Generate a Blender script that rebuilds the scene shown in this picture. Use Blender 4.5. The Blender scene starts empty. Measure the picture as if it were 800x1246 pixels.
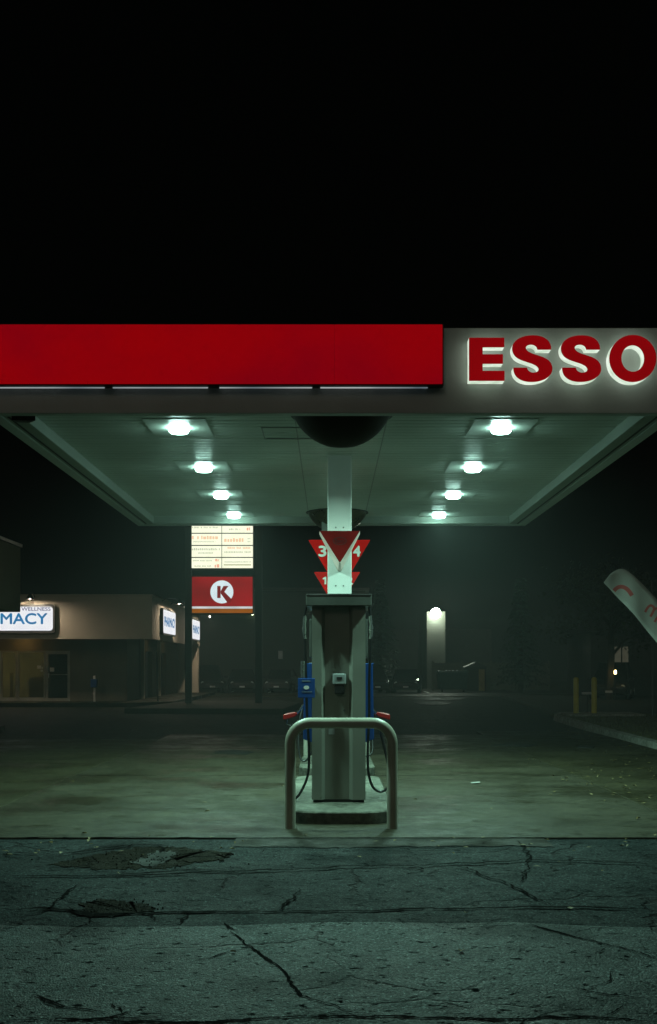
import bpy, bmesh, math, random
from mathutils import Vector, Matrix
random.seed(7)
sc = bpy.context.scene
COL = sc.collection
R = math.radians
F, CX, CY, CAMZ = 1400.0, 402.0, 811.0, 1.6

def at(px, py, Y):                       # photograph pixel -> point at depth Y
    return Vector(((px - CX) * Y / F, Y, CAMZ + (CY - py) * Y / F))
def gnd(px, py, z=0.0):                  # photograph pixel -> point on the ground
    Y = F * (CAMZ - z) / (py - CY)
    return Vector(((px - CX) * Y / F, Y, z))

# ------------------------------------------------------------------ mesh builder
class MB:
    def __init__(self):
        self.bm = bmesh.new()
    def face(self, pts):
        vs = [self.bm.verts.new(p) for p in pts]
        try:
            return self.bm.faces.new(vs)
        except ValueError:
            return None
    def box(self, x0, x1, y0, y1, z0, z1, bev=0.0, seg=2):
        b = bmesh.new()
        bmesh.ops.create_cube(b, size=1.0)
        for v in b.verts:
            v.co = Vector(((x0 + x1) / 2 + v.co.x * (x1 - x0), (y0 + y1) / 2 + v.co.y * (y1 - y0), (z0 + z1) / 2 + v.co.z * (z1 - z0)))
        if bev > 0:
            bmesh.ops.bevel(b, geom=b.edges[:], offset=bev, segments=seg, affect='EDGES', profile=0.5)
        self.merge(b)
        return self
    def merge(self, b, M=None):
        mp = {}
        for v in b.verts:
            mp[v] = self.bm.verts.new(M @ v.co if M else v.co)
        for f in b.faces:
            try:
                self.bm.faces.new([mp[v] for v in f.verts])
            except ValueError:
                pass
        b.free()
    def prism(self, poly, fn, d0, d1, bev=0.0):
        """poly: 2-D outline, fn(u, v, d) -> point; extruded from d0 to d1"""
        b = bmesh.new()
        a = [b.verts.new(fn(u, v, d0)) for u, v in poly]
        c = [b.verts.new(fn(u, v, d1)) for u, v in poly]
        n = len(poly)
        b.faces.new(a); b.faces.new(c[::-1])
        for i in range(n):
            b.faces.new([a[i], c[i], c[(i + 1) % n], a[(i + 1) % n]])
        bmesh.ops.recalc_face_normals(b, faces=b.faces[:])
        if bev > 0:
            bmesh.ops.bevel(b, geom=b.edges[:], offset=bev, segments=1, affect='EDGES')
        self.merge(b)
        return self
    def tube(self, pts, r, n=10, cap=True):
        pts = [Vector(p) for p in pts]
        rs = r if isinstance(r, (list, tuple)) else [r] * len(pts)
        rings = []
        up = None
        for i, p in enumerate(pts):
            t = (pts[min(i + 1, len(pts) - 1)] - pts[max(i - 1, 0)]).normalized()
            if up is None:
                up = Vector((0, 0, 1)) if abs(t.z) < 0.9 else Vector((1, 0, 0))
            s = t.cross(up).normalized()
            up = s.cross(t).normalized()
            rings.append([self.bm.verts.new(p + (s * math.cos(a) + up * math.sin(a)) * rs[i]) for a in [2 * math.pi * k / n for k in range(n)]])
        for A, B in zip(rings, rings[1:]):
            for k in range(n):
                self.bm.faces.new([A[k], A[(k + 1) % n], B[(k + 1) % n], B[k]])
        if cap:
            self.bm.faces.new(rings[0][::-1]); self.bm.faces.new(rings[-1])
        return self
    def lathe(self, prof, c, n=32, axis='z'):
        rings = []
        c = Vector(c)
        for r, h in prof:
            ring = []
            for k in range(n):
                a = 2 * math.pi * k / n
                if axis == 'z': o = Vector((r * math.cos(a), r * math.sin(a), h))
                elif axis == 'y': o = Vector((r * math.cos(a), h, r * math.sin(a)))
                else: o = Vector((h, r * math.cos(a), r * math.sin(a)))
                ring.append(self.bm.verts.new(c + o))
            rings.append(ring)
        for A, B in zip(rings, rings[1:]):
            for k in range(n):
                self.bm.faces.new([A[k], A[(k + 1) % n], B[(k + 1) % n], B[k]])
        self.bm.faces.new(rings[0][::-1]); self.bm.faces.new(rings[-1])
        return self
    def mesh(self, me, M):
        b = bmesh.new(); b.from_mesh(me); self.merge(b, M)
        return self
    def build(self, name, mat, parent=None, smooth=False, recalc=True):
        if recalc:
            bmesh.ops.recalc_face_normals(self.bm, faces=self.bm.faces[:])
        me = bpy.data.meshes.new(name)
        self.bm.to_mesh(me); self.bm.free()
        for m in (mat if isinstance(mat, (list, tuple)) else [mat]):
            me.materials.append(m)
        if smooth:
            me.polygons.foreach_set('use_smooth', [True] * len(me.polygons))
            try: me.set_sharp_from_angle(angle=R(38))
            except Exception: pass
        o = bpy.data.objects.new(name, me); COL.objects.link(o)
        if parent is not None:
            o.parent = parent
            if parent.type == 'EMPTY':
                o.matrix_parent_inverse = Matrix.Translation(-parent.location)
        return o

def tag(o, label=None, cat=None, group=None, kind=None):
    if label: o['label'] = label
    if cat: o['category'] = cat
    if group: o['group'] = group
    if kind: o['kind'] = kind
    return o
def thing(name, label, cat, loc=(0, 0, 0), group=None, kind=None):
    o = bpy.data.objects.new(name, None); COL.objects.link(o)
    o.location = loc; o.empty_display_size = 0.2
    return tag(o, label, cat, group, kind)
def copy_tree(o, parent=None):
    c = o.copy(); COL.objects.link(c)
    if parent is not None:
        c.parent = parent; c.matrix_parent_inverse = o.matrix_parent_inverse.copy()
    for ch in list(o.children):
        copy_tree(ch, c)
    return c
def ground_piece(name, mb, m, label, cat):
    return tag(mb.build(name, m), label, cat, kind='structure')

# ------------------------------------------------------------------ materials
def nodes_of(name):
    m = bpy.data.materials.new(name); m.use_nodes = True
    nt = m.node_tree; nt.nodes.clear()
    out = nt.nodes.new('ShaderNodeOutputMaterial')
    return m, nt, out
def coords(nt, scale=(1, 1, 1)):
    g = nt.nodes.new('ShaderNodeNewGeometry')
    mp = nt.nodes.new('ShaderNodeMapping'); mp.inputs['Scale'].default_value = scale
    nt.links.new(g.outputs['Position'], mp.inputs['Vector'])
    return mp.outputs['Vector']
def noise(nt, vec, scale, detail=4, rough=0.55):
    n = nt.nodes.new('ShaderNodeTexNoise'); n.inputs['Scale'].default_value = scale
    n.inputs['Detail'].default_value = detail; n.inputs['Roughness'].default_value = rough
    nt.links.new(vec, n.inputs['Vector'])
    return n.outputs['Fac']
def ramp(nt, fac, stops):
    r = nt.nodes.new('ShaderNodeValToRGB')
    e = r.color_ramp.elements
    while len(e) < len(stops): e.new(0.5)
    for k, (p, c) in enumerate(stops):
        e[k].position = p
        e[k].color = (c[0], c[1], c[2], 1) if isinstance(c, (tuple, list)) else (c, c, c, 1)
    nt.links.new(fac, r.inputs['Fac'])
    return r.outputs['Color']
def mixc(nt, a, b, fac, mode='MIX'):
    m = nt.nodes.new('ShaderNodeMix'); m.data_type = 'RGBA'; m.blend_type = mode
    for sock, val in ((m.inputs[0], fac), (m.inputs[6], a), (m.inputs[7], b)):
        if hasattr(val, 'links'): nt.links.new(val, sock)
        else: sock.default_value = val if not isinstance(val, (tuple, list)) else (val[0], val[1], val[2], 1)
    return m.outputs[2]
def mul(nt, a, b, op='MULTIPLY'):
    m = nt.nodes.new('ShaderNodeMath'); m.operation = op
    for s, v in ((m.inputs[0], a), (m.inputs[1], b)):
        if hasattr(v, 'links'): nt.links.new(v, s)
        else: s.default_value = v
    return m.outputs[0]
def principled(nt, out, color, rough=0.5, metal=0.0, spec=0.5):
    p = nt.nodes.new('ShaderNodeBsdfPrincipled')
    for k, v in (('Base Color', color), ('Roughness', rough)):
        if hasattr(v, 'links'): nt.links.new(v, p.inputs[k])
        else: p.inputs[k].default_value = (v[0], v[1], v[2], 1) if isinstance(v, (tuple, list)) else v
    p.inputs['Metallic'].default_value = metal
    p.inputs['Specular IOR Level'].default_value = spec
    nt.links.new(p.outputs[0], out.inputs['Surface'])
    return p
def bump(nt, p, height, dist=0.01, strength=1.0):
    b = nt.nodes.new('ShaderNodeBump'); b.inputs['Distance'].default_value = dist; b.inputs['Strength'].default_value = strength
    nt.links.new(height, b.inputs['Height'])
    nt.links.new(b.outputs[0], p.inputs['Normal'])

def surf(name, c, rough=0.5, metal=0.0, var=0.18, scale=3.0, grain=60.0, bdist=0.0015, spec=0.5):
    """painted / metal / plastic surface with blotchy wear and fine grain"""
    m, nt, out = nodes_of(name)
    v = coords(nt)
    n1 = noise(nt, v, scale, 5); n2 = noise(nt, v, grain, 3)
    lo = tuple(x * (1 - var) for x in c); hi = tuple(min(1, x * (1 + var)) for x in c)
    col = ramp(nt, n1, [(0.3, lo), (0.7, hi)])
    rr = ramp(nt, n1, [(0.3, max(0.04, rough - 0.08)), (0.7, min(1, rough + 0.08))])
    p = principled(nt, out, col, rr, metal, spec)
    bump(nt, p, n2, bdist, 0.5)
    return m
def emit(name, c, s=1.0, var=0.0, scale=1.5):
    m, nt, out = nodes_of(name)
    e = nt.nodes.new('ShaderNodeEmission')
    e.inputs['Strength'].default_value = s
    e.inputs['Color'].default_value = (c[0], c[1], c[2], 1)
    if var > 0:
        n = noise(nt, coords(nt), scale, 2)
        nt.links.new(ramp(nt, n, [(0.25, tuple(x * (1 - var) for x in c)), (0.75, tuple(min(1, x * (1 + var)) for x in c))]), e.inputs['Color'])
    nt.links.new(e.outputs[0], out.inputs['Surface'])
    return m

def concrete(name, c, stain=(0.06, 0.055, 0.045), amount=0.75, rough=0.55):
    m, nt, out = nodes_of(name)
    v = coords(nt)
    vs = coords(nt, (0.8, 1.0, 1))
    big = noise(nt, vs, 0.6, 8, 0.68); mid = noise(nt, v, 2.6, 8, 0.72); fine = noise(nt, v, 70, 4, 0.7)
    col = ramp(nt, mid, [(0.28, tuple(x * 0.62 for x in c)), (0.7, tuple(x * 1.12 for x in c))])
    st = ramp(nt, big, [(0.42, 0.0), (0.68, amount)])
    col = mixc(nt, col, stain, st)
    spots = ramp(nt, noise(nt, vs, 3.6, 5, 0.7), [(0.56, 0.0), (0.66, 0.6)])
    col = mixc(nt, col, tuple(x * 0.35 for x in c), spots)
    col = mixc(nt, col, tuple(x * 1.9 for x in c), ramp(nt, noise(nt, vs, 1.1, 6, 0.7), [(0.55, 0.0), (0.72, 0.45)]))
    col = mixc(nt, col, tuple(x * 0.6 for x in c), ramp(nt, fine, [(0.45, 0.0), (0.75, 0.6)]))
    rr = ramp(nt, mul(nt, big, mul(nt, mid, 0.5), 'ADD'), [(0.60, min(1, rough + 0.42)), (0.86, rough - 0.10)])
    p = principled(nt, out, col, rr, 0, 0.12)
    gr_ = ramp(nt, noise(nt, v, 11.0, 5, 0.75), [(0.36, 0.45), (0.50, 1.0), (0.66, 1.45)])
    nt.links.new(mixc(nt, col, gr_, 0.85, 'MULTIPLY'), p.inputs['Base Color'])
    sk = mul(nt, ramp(nt, st, [(0.0, 1.0), (0.9, 0.2)]), ramp(nt, spots, [(0.0, 1.0), (0.6, 0.1)]))
    nt.links.new(mul(nt, mul(nt, sk, ramp(nt, fine, [(0.35, 0.5), (0.7, 1.3)])), 0.16), p.inputs['Specular IOR Level'])
    h = mul(nt, mul(nt, fine, 0.35), mul(nt, mid, 1.2), 'ADD')
    bump(nt, p, h, 0.010, 0.9)
    return m
def asphalt(name, c, aggregate=1.0, pits=0.5, rough=0.5, bl=0.6, cracks=0.9, spec=0.06):
    m, nt, out = nodes_of(name)
    v = coords(nt)
    vs = coords(nt, (0.5, 1.3, 1))
    vo = nt.nodes.new('ShaderNodeTexVoronoi'); vo.inputs['Scale'].default_value = 88.0
    nt.links.new(v, vo.inputs['Vector'])
    big = noise(nt, v, 0.8, 6, 0.6); mid = noise(nt, v, 4.5, 5, 0.65); fine = noise(nt, v, 120, 2)
    stone = nt.nodes.new('ShaderNodeSeparateColor'); nt.links.new(vo.outputs['Color'], stone.inputs[0])
    col = ramp(nt, stone.outputs[0], [(0.0, tuple(x * 0.30 for x in c)), (0.6, tuple(x * 1.0 for x in c)), (0.92, tuple(x * 1.45 for x in c)), (1.0, tuple(min(1, x * 4.5) for x in c))])
    col = mixc(nt, col, tuple(x * 0.4 for x in c), ramp(nt, big, [(0.40, 0.0), (0.62, bl)]))
    col = mixc(nt, col, tuple(min(1, x * 1.5) for x in c), ramp(nt, mid, [(0.52, 0.0), (0.75, 0.5)]))
    pit = ramp(nt, noise(nt, coords(nt, (0.8, 1.0, 1)), 15, 4, 0.6), [(0.60, 0.0), (0.66, pits)])
    col = mixc(nt, col, tuple(x * 0.22 for x in c), pit)
    # network of hairline cracks, broken up by noise
    dn = nt.nodes.new('ShaderNodeTexNoise'); dn.inputs['Scale'].default_value = 2.2; dn.inputs['Detail'].default_value = 5; nt.links.new(v, dn.inputs['Vector'])
    wv = nt.nodes.new('ShaderNodeVectorMath'); wv.operation = 'MULTIPLY_ADD'; wv.inputs[1].default_value = (.55, .55, 0); nt.links.new(dn.outputs['Color'], wv.inputs[0]); nt.links.new(v, wv.inputs[2])
    ve = nt.nodes.new('ShaderNodeTexVoronoi'); ve.feature = 'DISTANCE_TO_EDGE'; ve.inputs['Scale'].default_value = 0.85; nt.links.new(wv.outputs[0], ve.inputs['Vector'])
    line = ramp(nt, ve.outputs['Distance'], [(0.0, 1.0), (0.006, 0.95), (0.015, 0.0)])
    line = mul(nt, line, ramp(nt, noise(nt, v, 0.55, 3), [(0.44, 0.0), (0.56, 1.0)]))
    col = mixc(nt, col, (0.004, 0.004, 0.0035), mul(nt, line, cracks))
    rough_col = ramp(nt, big, [(0.36, rough + 0.16), (0.62, rough - 0.12)])
    rr = mul(nt, rough_col, ramp(nt, mid, [(0.3, 1.12), (0.7, 0.9)]))
    p = principled(nt, out, col, rr, 0, spec)
    sk = mul(nt, ramp(nt, pit, [(0.0, 1.0), (0.8, 0.0)]), ramp(nt, big, [(0.40, 1.0), (0.60, 0.22)]))
    sk = mul(nt, sk, ramp(nt, stone.outputs[1], [(0.0, 0.25), (0.7, 0.9), (0.93, 1.2), (1.0, 5.0)]))
    nt.links.new(mul(nt, sk, spec), p.inputs['Specular IOR Level'])
    h = mul(nt, mul(nt, vo.outputs['Distance'], -0.35 * aggregate), mul(nt, mul(nt, mid, 1.2), mul(nt, noise(nt, v, 38, 4, 0.7), 0.8 * aggregate), 'ADD'), 'ADD')
    h = mul(nt, h, mul(nt, pit, -1.0), 'ADD')
    h = mul(nt, h, mul(nt, line, -1.5), 'ADD')
    bump(nt, p, h, 0.014, 1.0)
    return m

M = {}
M['concrete'] = concrete('slab_concrete', (0.041, 0.036, 0.021), (0.010, 0.0085, 0.004), 0.95, 0.44)
M['concrete_side'] = concrete('side_concrete', (0.035, 0.030, 0.013), (0.010, 0.009, 0.0045), 0.85, 0.55)
M['apron'] = concrete('apron_cement', (0.019, 0.0165, 0.0105), (0.008, 0.007, 0.004), 0.7, 0.6)
M['kerb'] = concrete('kerb_concrete', (0.32, 0.31, 0.27), (0.09, 0.085, 0.07), 0.5, 0.65)
M['island'] = concrete('island_paint', (0.13, 0.13, 0.105), (0.04, 0.037, 0.03), 0.5, 0.5)
M['asphalt_far'] = asphalt('far_asphalt', (0.030, 0.029, 0.022), 0.7, 0.4, 0.7)
M['asphalt_a'] = asphalt('worn_asphalt', (0.022, 0.0295, 0.0295), 1.0, 0.7, 0.60, spec=0.08)
M['asphalt_b'] = asphalt('dark_asphalt', (0.021, 0.030, 0.0305), 0.9, 0.6, 0.60, spec=0.08)
M['asphalt_c'] = asphalt('coarse_asphalt', (0.072, 0.100, 0.098), 1.5, 1.0, 0.50, 0.92, spec=0.30)
M['crack'] = surf('crack_dirt_shade', (0.003, 0.003, 0.0025), 0.95, 0, 0.4, 8, 90, 0.004, 0.02)
M['gravel'] = asphalt('broken_gravel', (0.021, 0.019, 0.013), 1.8, 0.8, 0.75, 0.6)
M['filler'] = concrete('filler_and_light_pool', (0.021, 0.023, 0.020), (0.010, 0.010, 0.008), 0.6, 0.6)  # also colours the painted light spill in the far lot
M['grass'] = surf('verge_grass', (0.075, 0.07, 0.018), 0.9, 0, 0.5, 2.5, 30, 0.03)
M['bed'] = surf('bed_soil', (0.03, 0.032, 0.018), 0.95, 0, 0.4, 1.5, 30, 0.03)
M['leaf'] = surf('dry_leaf', (0.16, 0.115, 0.035), 0.7, 0, 0.5, 3, 30)
M['paper'] = surf('scrap_paper', (0.32, 0.32, 0.30), 0.7)
M['fascia'] = surf('fascia_paint', (0.44, 0.48, 0.45), 0.5, 0, 0.12, 1.2, 25, 0.003)
M['soffit'] = surf('soffit_metal', (0.52, 0.58, 0.53), 0.42, 0, 0.10, 0.9, 30, 0.002)
M['soffit_dark'] = surf('soffit_gap', (0.05, 0.05, 0.05), 0.8)
M['black'] = surf('black_metal', (0.012, 0.012, 0.012), 0.45)
M['dome'] = surf('dome_unlit', (0.030, 0.026, 0.018), 0.85, 0.0, 0.35, 3, 40)  # dark matte copy paints the unlit look of the front bowl
M['column'] = surf('column_paint', (0.80, 0.81, 0.78), 0.38, 0, 0.06, 1.5, 40)
M['bolt'] = surf('bolt_steel', (0.10, 0.10, 0.10), 0.5, 0.6)
M['red_paint'] = surf('red_paint', (0.62, 0.006, 0.005), 0.6, 0, 0.12, spec=0.06)
M['red_dark'] = surf('dark_red_emblem', (0.07, 0.006, 0.006), 0.45)
M['white_paint'] = surf('white_paint', (0.75, 0.74, 0.70), 0.45, 0, 0.06)
M['pink_edge'] = surf('lit_look_edge', (0.72, 0.55, 0.50), 0.4, 0, 0.15)  # pale pink imitates light on the sign case sides
M['pump'] = surf('pump_enamel', (0.20, 0.205, 0.175), 0.38, 0.1, 0.12, 2.0, 50)
M['pump_dark'] = surf('pump_recess', (0.17, 0.18, 0.165), 0.42, 0.1, 0.15, 2.0, 50)
M['header'] = surf('header_enamel', (0.085, 0.09, 0.08), 0.35, 0.1, 0.15)
M['blue'] = surf('blue_plastic', (0.008, 0.055, 0.23), 0.35, 0, 0.12)
M['hose'] = surf('hose_rubber', (0.010, 0.010, 0.011), 0.38)
M['steel'] = surf('hose_steel', (0.55, 0.56, 0.55), 0.25, 0.9)
M['nozzle_red'] = surf('nozzle_grip', (0.46, 0.02, 0.018), 0.4)
M['screen'] = surf('grey_screen', (0.30, 0.33, 0.33), 0.25)
M['guard'] = surf('guard_paint', (0.36, 0.355, 0.29), 0.36, 0, 0.18, 2.2, 40)
M['lens'] = emit('lamp_lens', (0.56, 1.0, 0.86), 42.0)
M['fixture'] = surf('fixture_metal', (0.62, 0.63, 0.61), 0.4)
M['red_lit'] = emit('lit_red', (0.215, 0.0004, 0.002), 1.0)
def uneven(m, stops, scale, sc_):
    nt = m.node_tree; e = [n for n in nt.nodes if n.type == 'EMISSION'][0]
    nt.links.new(ramp(nt, noise(nt, coords(nt, scale), sc_, 3), stops), e.inputs['Color'])
uneven(M['red_lit'], [(0.28, (0.165, 0.0003, 0.0060)), (0.5, (0.235, 0.0004, 0.0030)), (0.75, (0.275, 0.0005, 0.0012))], (0.5, 1, 0.9), 0.9)
M['led'] = emit('led_strip', (0.55, 0.78, 1.0), 0.70, 0.75, 1.6)
M['letter_face'] = emit('letter_face', (0.215, 0.0015, 0.003), 1.0, 0.10, 2)
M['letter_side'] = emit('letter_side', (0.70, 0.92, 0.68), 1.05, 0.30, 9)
M['wall_cream'] = surf('cream_render', (0.54, 0.48, 0.38), 0.8, 0, 0.12, 0.6, 20, 0.004)
M['wall_brown'] = surf('brown_brick', (0.12, 0.10, 0.065), 0.85, 0, 0.2, 0.9, 14, 0.008)
M['trim'] = surf('dark_trim', (0.06, 0.06, 0.055), 0.6)
M['alu'] = surf('window_frame', (0.30, 0.29, 0.25), 0.4, 0.4)
M['sign_white'] = emit('lit_sign_white', (0.92, 0.93, 1.0), 0.95, 0.06, 1.2)
M['sign_blue'] = emit('lit_sign_blue', (0.012, 0.18, 0.42), 0.9, 0.25, 2)
M['sign_navy'] = emit('lit_sign_navy', (0.10, 0.10, 0.22), 0.9)
M['bulb'] = emit('warm_bulb', (1.0, 0.82, 0.62), 1000.0)
M['soffit_bulb'] = emit('amber_bulb', (1.0, 0.62, 0.17), 26.0)
M['tenant'] = emit('tenant_white', (0.98, 1.0, 0.72), 1.12, 0.10, 1.3)
M['t_orange'] = emit('tenant_orange', (0.95, 0.62, 0.38), 1.0)
M['t_grey'] = emit('tenant_grey', (0.62, 0.66, 0.47), 1.0)
M['t_red'] = emit('tenant_red', (0.92, 0.42, 0.28), 1.0)
M['t_brown'] = emit('tenant_olive', (0.30, 0.30, 0.08), 0.8)
M['k_red'] = emit('lit_red_sign', (0.26, 0.0015, 0.006), 1.0, 0.45, 0.55)
M['k_white'] = emit('lit_white_disc', (0.76, 0.90, 0.95), 0.92, 0.08, 2)
M['k_letter'] = emit('lit_red_letter', (0.20, 0.004, 0.008), 0.8)
M['k_stripe'] = emit('lit_white_stripe', (0.72, 0.72, 0.74), 0.8, 0.4, 0.9)
M['k_orange'] = emit('lit_orange_stripe', (0.35, 0.10, 0.004), 0.7, 0.4, 0.9)
M['post'] = surf('post_paint', (0.02, 0.022, 0.02), 0.6)
M['siding'] = surf('grey_siding', (0.040, 0.044, 0.034), 0.7, 0, 0.12, 0.5, 15, 0.003)
M['wall_lamp'] = emit('wall_lamp_globe', (0.86, 1.0, 0.80), 120.0)
M['wall_lamp_dim'] = emit('dim_wall_lamp', (0.8, 1.0, 0.6), 7.0)
M['car_a'] = surf('dark_car_paint', (0.05, 0.055, 0.055), 0.15, 0.3, 0.1)
M['car_b'] = surf('grey_car_paint', (0.11, 0.12, 0.12), 0.16, 0.4, 0.1)
M['car_glass'] = surf('car_glass', (0.012, 0.014, 0.015), 0.06)
M['tyre'] = surf('tyre_rubber', (0.012, 0.012, 0.012), 0.85)
M['rim'] = surf('wheel_rim', (0.4, 0.4, 0.4), 0.3, 0.8)
M['headlight'] = surf('headlight_lens', (0.55, 0.57, 0.57), 0.12)
M['amber_lit'] = emit('lit_headlamp', (1.0, 0.72, 0.28), 14.0)
M['plate'] = surf('plate_white', (0.6, 0.6, 0.62), 0.4)
M['teal_bin'] = surf('teal_bin', (0.02, 0.06, 0.055), 0.5)
M['yellow'] = surf('yellow_paint', (0.52, 0.45, 0.03), 0.5, 0, 0.15)
M['bark'] = surf('bark', (0.05, 0.042, 0.03), 0.95, 0, 0.3, 4, 20, 0.01)
M['needles'] = surf('spruce_needles', (0.035, 0.055, 0.03), 0.7, 0, 0.4, 2, 20)
M['leaves'] = surf('tree_leaves', (0.035, 0.045, 0.02), 0.7, 0, 0.4, 2, 20)
M['fabric'] = surf('banner_fabric', (0.42, 0.42, 0.39), 0.8, 0, 0.08, 3, 90, 0.001)
M['banner_red'] = surf('banner_print', (0.50, 0.10, 0.09), 0.8, 0, 0.15)
M['fence'] = surf('fence_wood', (0.12, 0.115, 0.09), 0.8)
M['curtain'] = surf('curtain_cloth', (0.55, 0.52, 0.42), 0.9)
M['interior'] = surf('interior_wall', (0.36, 0.33, 0.20), 0.85)
M['int_lamp'] = emit('interior_lamp', (1.0, 0.86, 0.42), 20.0)
M['water'] = surf('wet_patch', (0.10, 0.10, 0.09), 0.3, 0, 0.3, 0.8, 20, 0.004)
def glass_mat():
    m, nt, out = nodes_of('window_glass')
    t = nt.nodes.new('ShaderNodeBsdfTransparent'); t.inputs[0].default_value = (0.55, 0.55, 0.5, 1)
    g = nt.nodes.new('ShaderNodeBsdfGlossy'); g.inputs['Roughness'].default_value = 0.05
    fr = nt.nodes.new('ShaderNodeFresnel'); fr.inputs[0].default_value = 1.5
    mx = nt.nodes.new('ShaderNodeMixShader')
    nt.links.new(mul(nt, fr.outputs[0], 0.05, 'ADD'), mx.inputs[0]); nt.links.new(t.outputs[0], mx.inputs[1]); nt.links.new(g.outputs[0], mx.inputs[2])
    nt.links.new(mx.outputs[0], out.inputs['Surface'])
    return m
M['glass'] = glass_mat()

# ------------------------------------------------------------------ lettering
def text_mesh(s, bold=0.0, extrude=0.0):
    cu = bpy.data.curves.new('lettering', 'FONT'); cu.body = s; cu.offset = bold; cu.extrude = extrude; cu.resolution_u = 6
    o = bpy.data.objects.new('lettering', cu); COL.objects.link(o)
    dg = bpy.context.evaluated_depsgraph_get(); dg.update()
    me = bpy.data.meshes.new_from_object(o.evaluated_get(dg))
    bpy.data.objects.remove(o); bpy.data.curves.remove(cu)
    xs = [v.co.x for v in me.vertices]; ys = [v.co.y for v in me.vertices]
    return me, (min(xs), max(xs), min(ys), max(ys))
def put_text(mb, s, origin, right, up, width, height, bold=0.0, depth=0.0):
    """fits the text in width x height, lower left corner at origin"""
    me, (x0, x1, y0, y1) = text_mesh(s, 0.0, 0.5 if depth else 0.0)
    right = Vector(right).normalized(); up = Vector(up).normalized(); n = right.cross(up)
    # heavier strokes: the lettering is laid down again a hair to each side
    for k, (dx, dz) in enumerate(((0, 0), (-bold, 0), (bold, 0), (0, bold), (0, -bold)) if bold else ((0, 0),)):
        A = Matrix((right * (width / (x1 - x0)), up * (height / (y1 - y0)), n * (depth if depth else 1.0))).transposed().to_4x4()
        A.translation = Vector(origin) + right * dx * height + up * dz * height + n * .0006 * k - A.to_3x3() @ Vector((x0, y0, -0.5 if depth else 0))
        mb.mesh(me, A)
    bpy.data.meshes.remove(me)
def catmull(P, n=8):
    out = []
    for i in range(len(P) - 1):
        p0, p1, p2, p3 = P[max(i - 1, 0)], P[i], P[i + 1], P[min(i + 2, len(P) - 1)]
        for k in range(n):
            t = k / n
            out.append(tuple(0.5 * ((2 * p1[j]) + (-p0[j] + p2[j]) * t + (2 * p0[j] - 5 * p1[j] + 4 * p2[j] - p3[j]) * t * t + (-p0[j] + 3 * p1[j] - 3 * p2[j] + p3[j]) * t ** 3) for j in range(len(p1))))
    out.append(tuple(P[-1]))
    return out
def strokes(P, w, n=8):
    S = catmull(P, n); L, Rr = [], []
    for i, p in enumerate(S):
        a, b = S[max(i - 1, 0)], S[min(i + 1, len(S) - 1)]
        t = Vector((b[0] - a[0], b[1] - a[1])).normalized()
        nn = Vector((-t.y, t.x))
        ww = w(i / (len(S) - 1)) if callable(w) else w
        L.append((p[0] + nn.x * ww, p[1] + nn.y * ww)); Rr.append((p[0] - nn.x * ww, p[1] - nn.y * ww))
    return L, Rr

# ================================================================== GROUND
def sheet(x0, x1, y0, y1, z):
    m = MB(); m.face([(x0, y0, z), (x1, y0, z), (x1, y1, z), (x0, y1, z)]); return m
ground_piece('ground', sheet(-115, 115, -16, 150, -0.05), M['asphalt_far'], 'dark worn asphalt lot running back into the mist behind the canopy', 'ground')
def wobbly(x0, x1, yA, yB, z, ampA=0.03, ampB=0.03, n=160, seed=1):
    rnd = random.Random(seed); m = MB()
    def edge(y, amp):
        o, out = 0.0, []
        for i in range(n + 1):
            o = o * 0.86 + rnd.uniform(-1, 1) * amp
            out.append((x0 + (x1 - x0) * i / n, y + o, z))
        return out
    A, B = edge(yA, ampA), edge(yB, ampB)
    for i in range(n):
        m.face([A[i], A[i + 1], B[i + 1], B[i]])
    return m
ya, yb, yc, yd = 10.74, 8.88, 7.575, 7.06
ground_piece('road', wobbly(-30, 30, yb - .5, ya, -0.016, 0.0, 0.0, seed=2), M['asphalt_a'], 'worn cracked asphalt strip directly in front of the concrete slab', 'asphalt')
ground_piece('road_band', wobbly(-30, 30, yc - .5, yb + 0.06, -0.012, 0.012, 0.05, seed=3), M['asphalt_b'], 'dark smooth band of asphalt in front of the slab', 'asphalt')
ground_piece('road_seam', wobbly(-30, 30, yd - .5, yc + 0.02, -0.008, 0.06, 0.03, seed=4), M['asphalt_b'], 'narrow darkest asphalt strip between two cracked seams', 'asphalt')
ground_piece('road_near', wobbly(-30, 30, -15, yd + 0.03, -0.004, 0.0, 0.07, seed=5), M['asphalt_c'], 'coarse pitted asphalt nearest the viewer', 'asphalt')
def slab(x0, x1, y0, y1, z0, z1, bev=0.012):
    return MB().box(x0, x1, y0, y1, z0, z1, bev, 2)
ground_piece('forecourt', slab(-3.76, 3.60, 10.77, 27.0, -0.12, 0.0), M['concrete'], 'stained concrete forecourt slab under the canopy', 'concrete slab')
ground_piece('forecourt_side', slab(-9.6, -3.775, 10.77, 25.4, -0.12, -0.006), M['concrete_side'], 'olive brown concrete paving left of the forecourt slab', 'paving')
ground_piece('forecourt_side', slab(3.615, 6.4, 10.77, 28.5, -0.12, -0.006), M['concrete_side'], 'olive brown leaf strewn paving right of the forecourt slab', 'paving')
ground_piece('apron', wobbly(-0.88, 2.0, 10.28, 10.755, -0.009, 0.04, 0.0, 60, 8), M['apron'], 'low cement apron strip in front of the pump island', 'apron')
ground_piece('patch_and_light_pool', MB().prism([(gnd(px, py).x, gnd(px, py).y) for px, py in ((260, 917), (300, 918.5), (310, 915), (285, 912.5), (262, 914))], lambda u, v, d: (u, v, d), -0.05, 0.004), M['filler'], 'pale oval cement patch on the forecourt left of the pump', 'patch')
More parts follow.
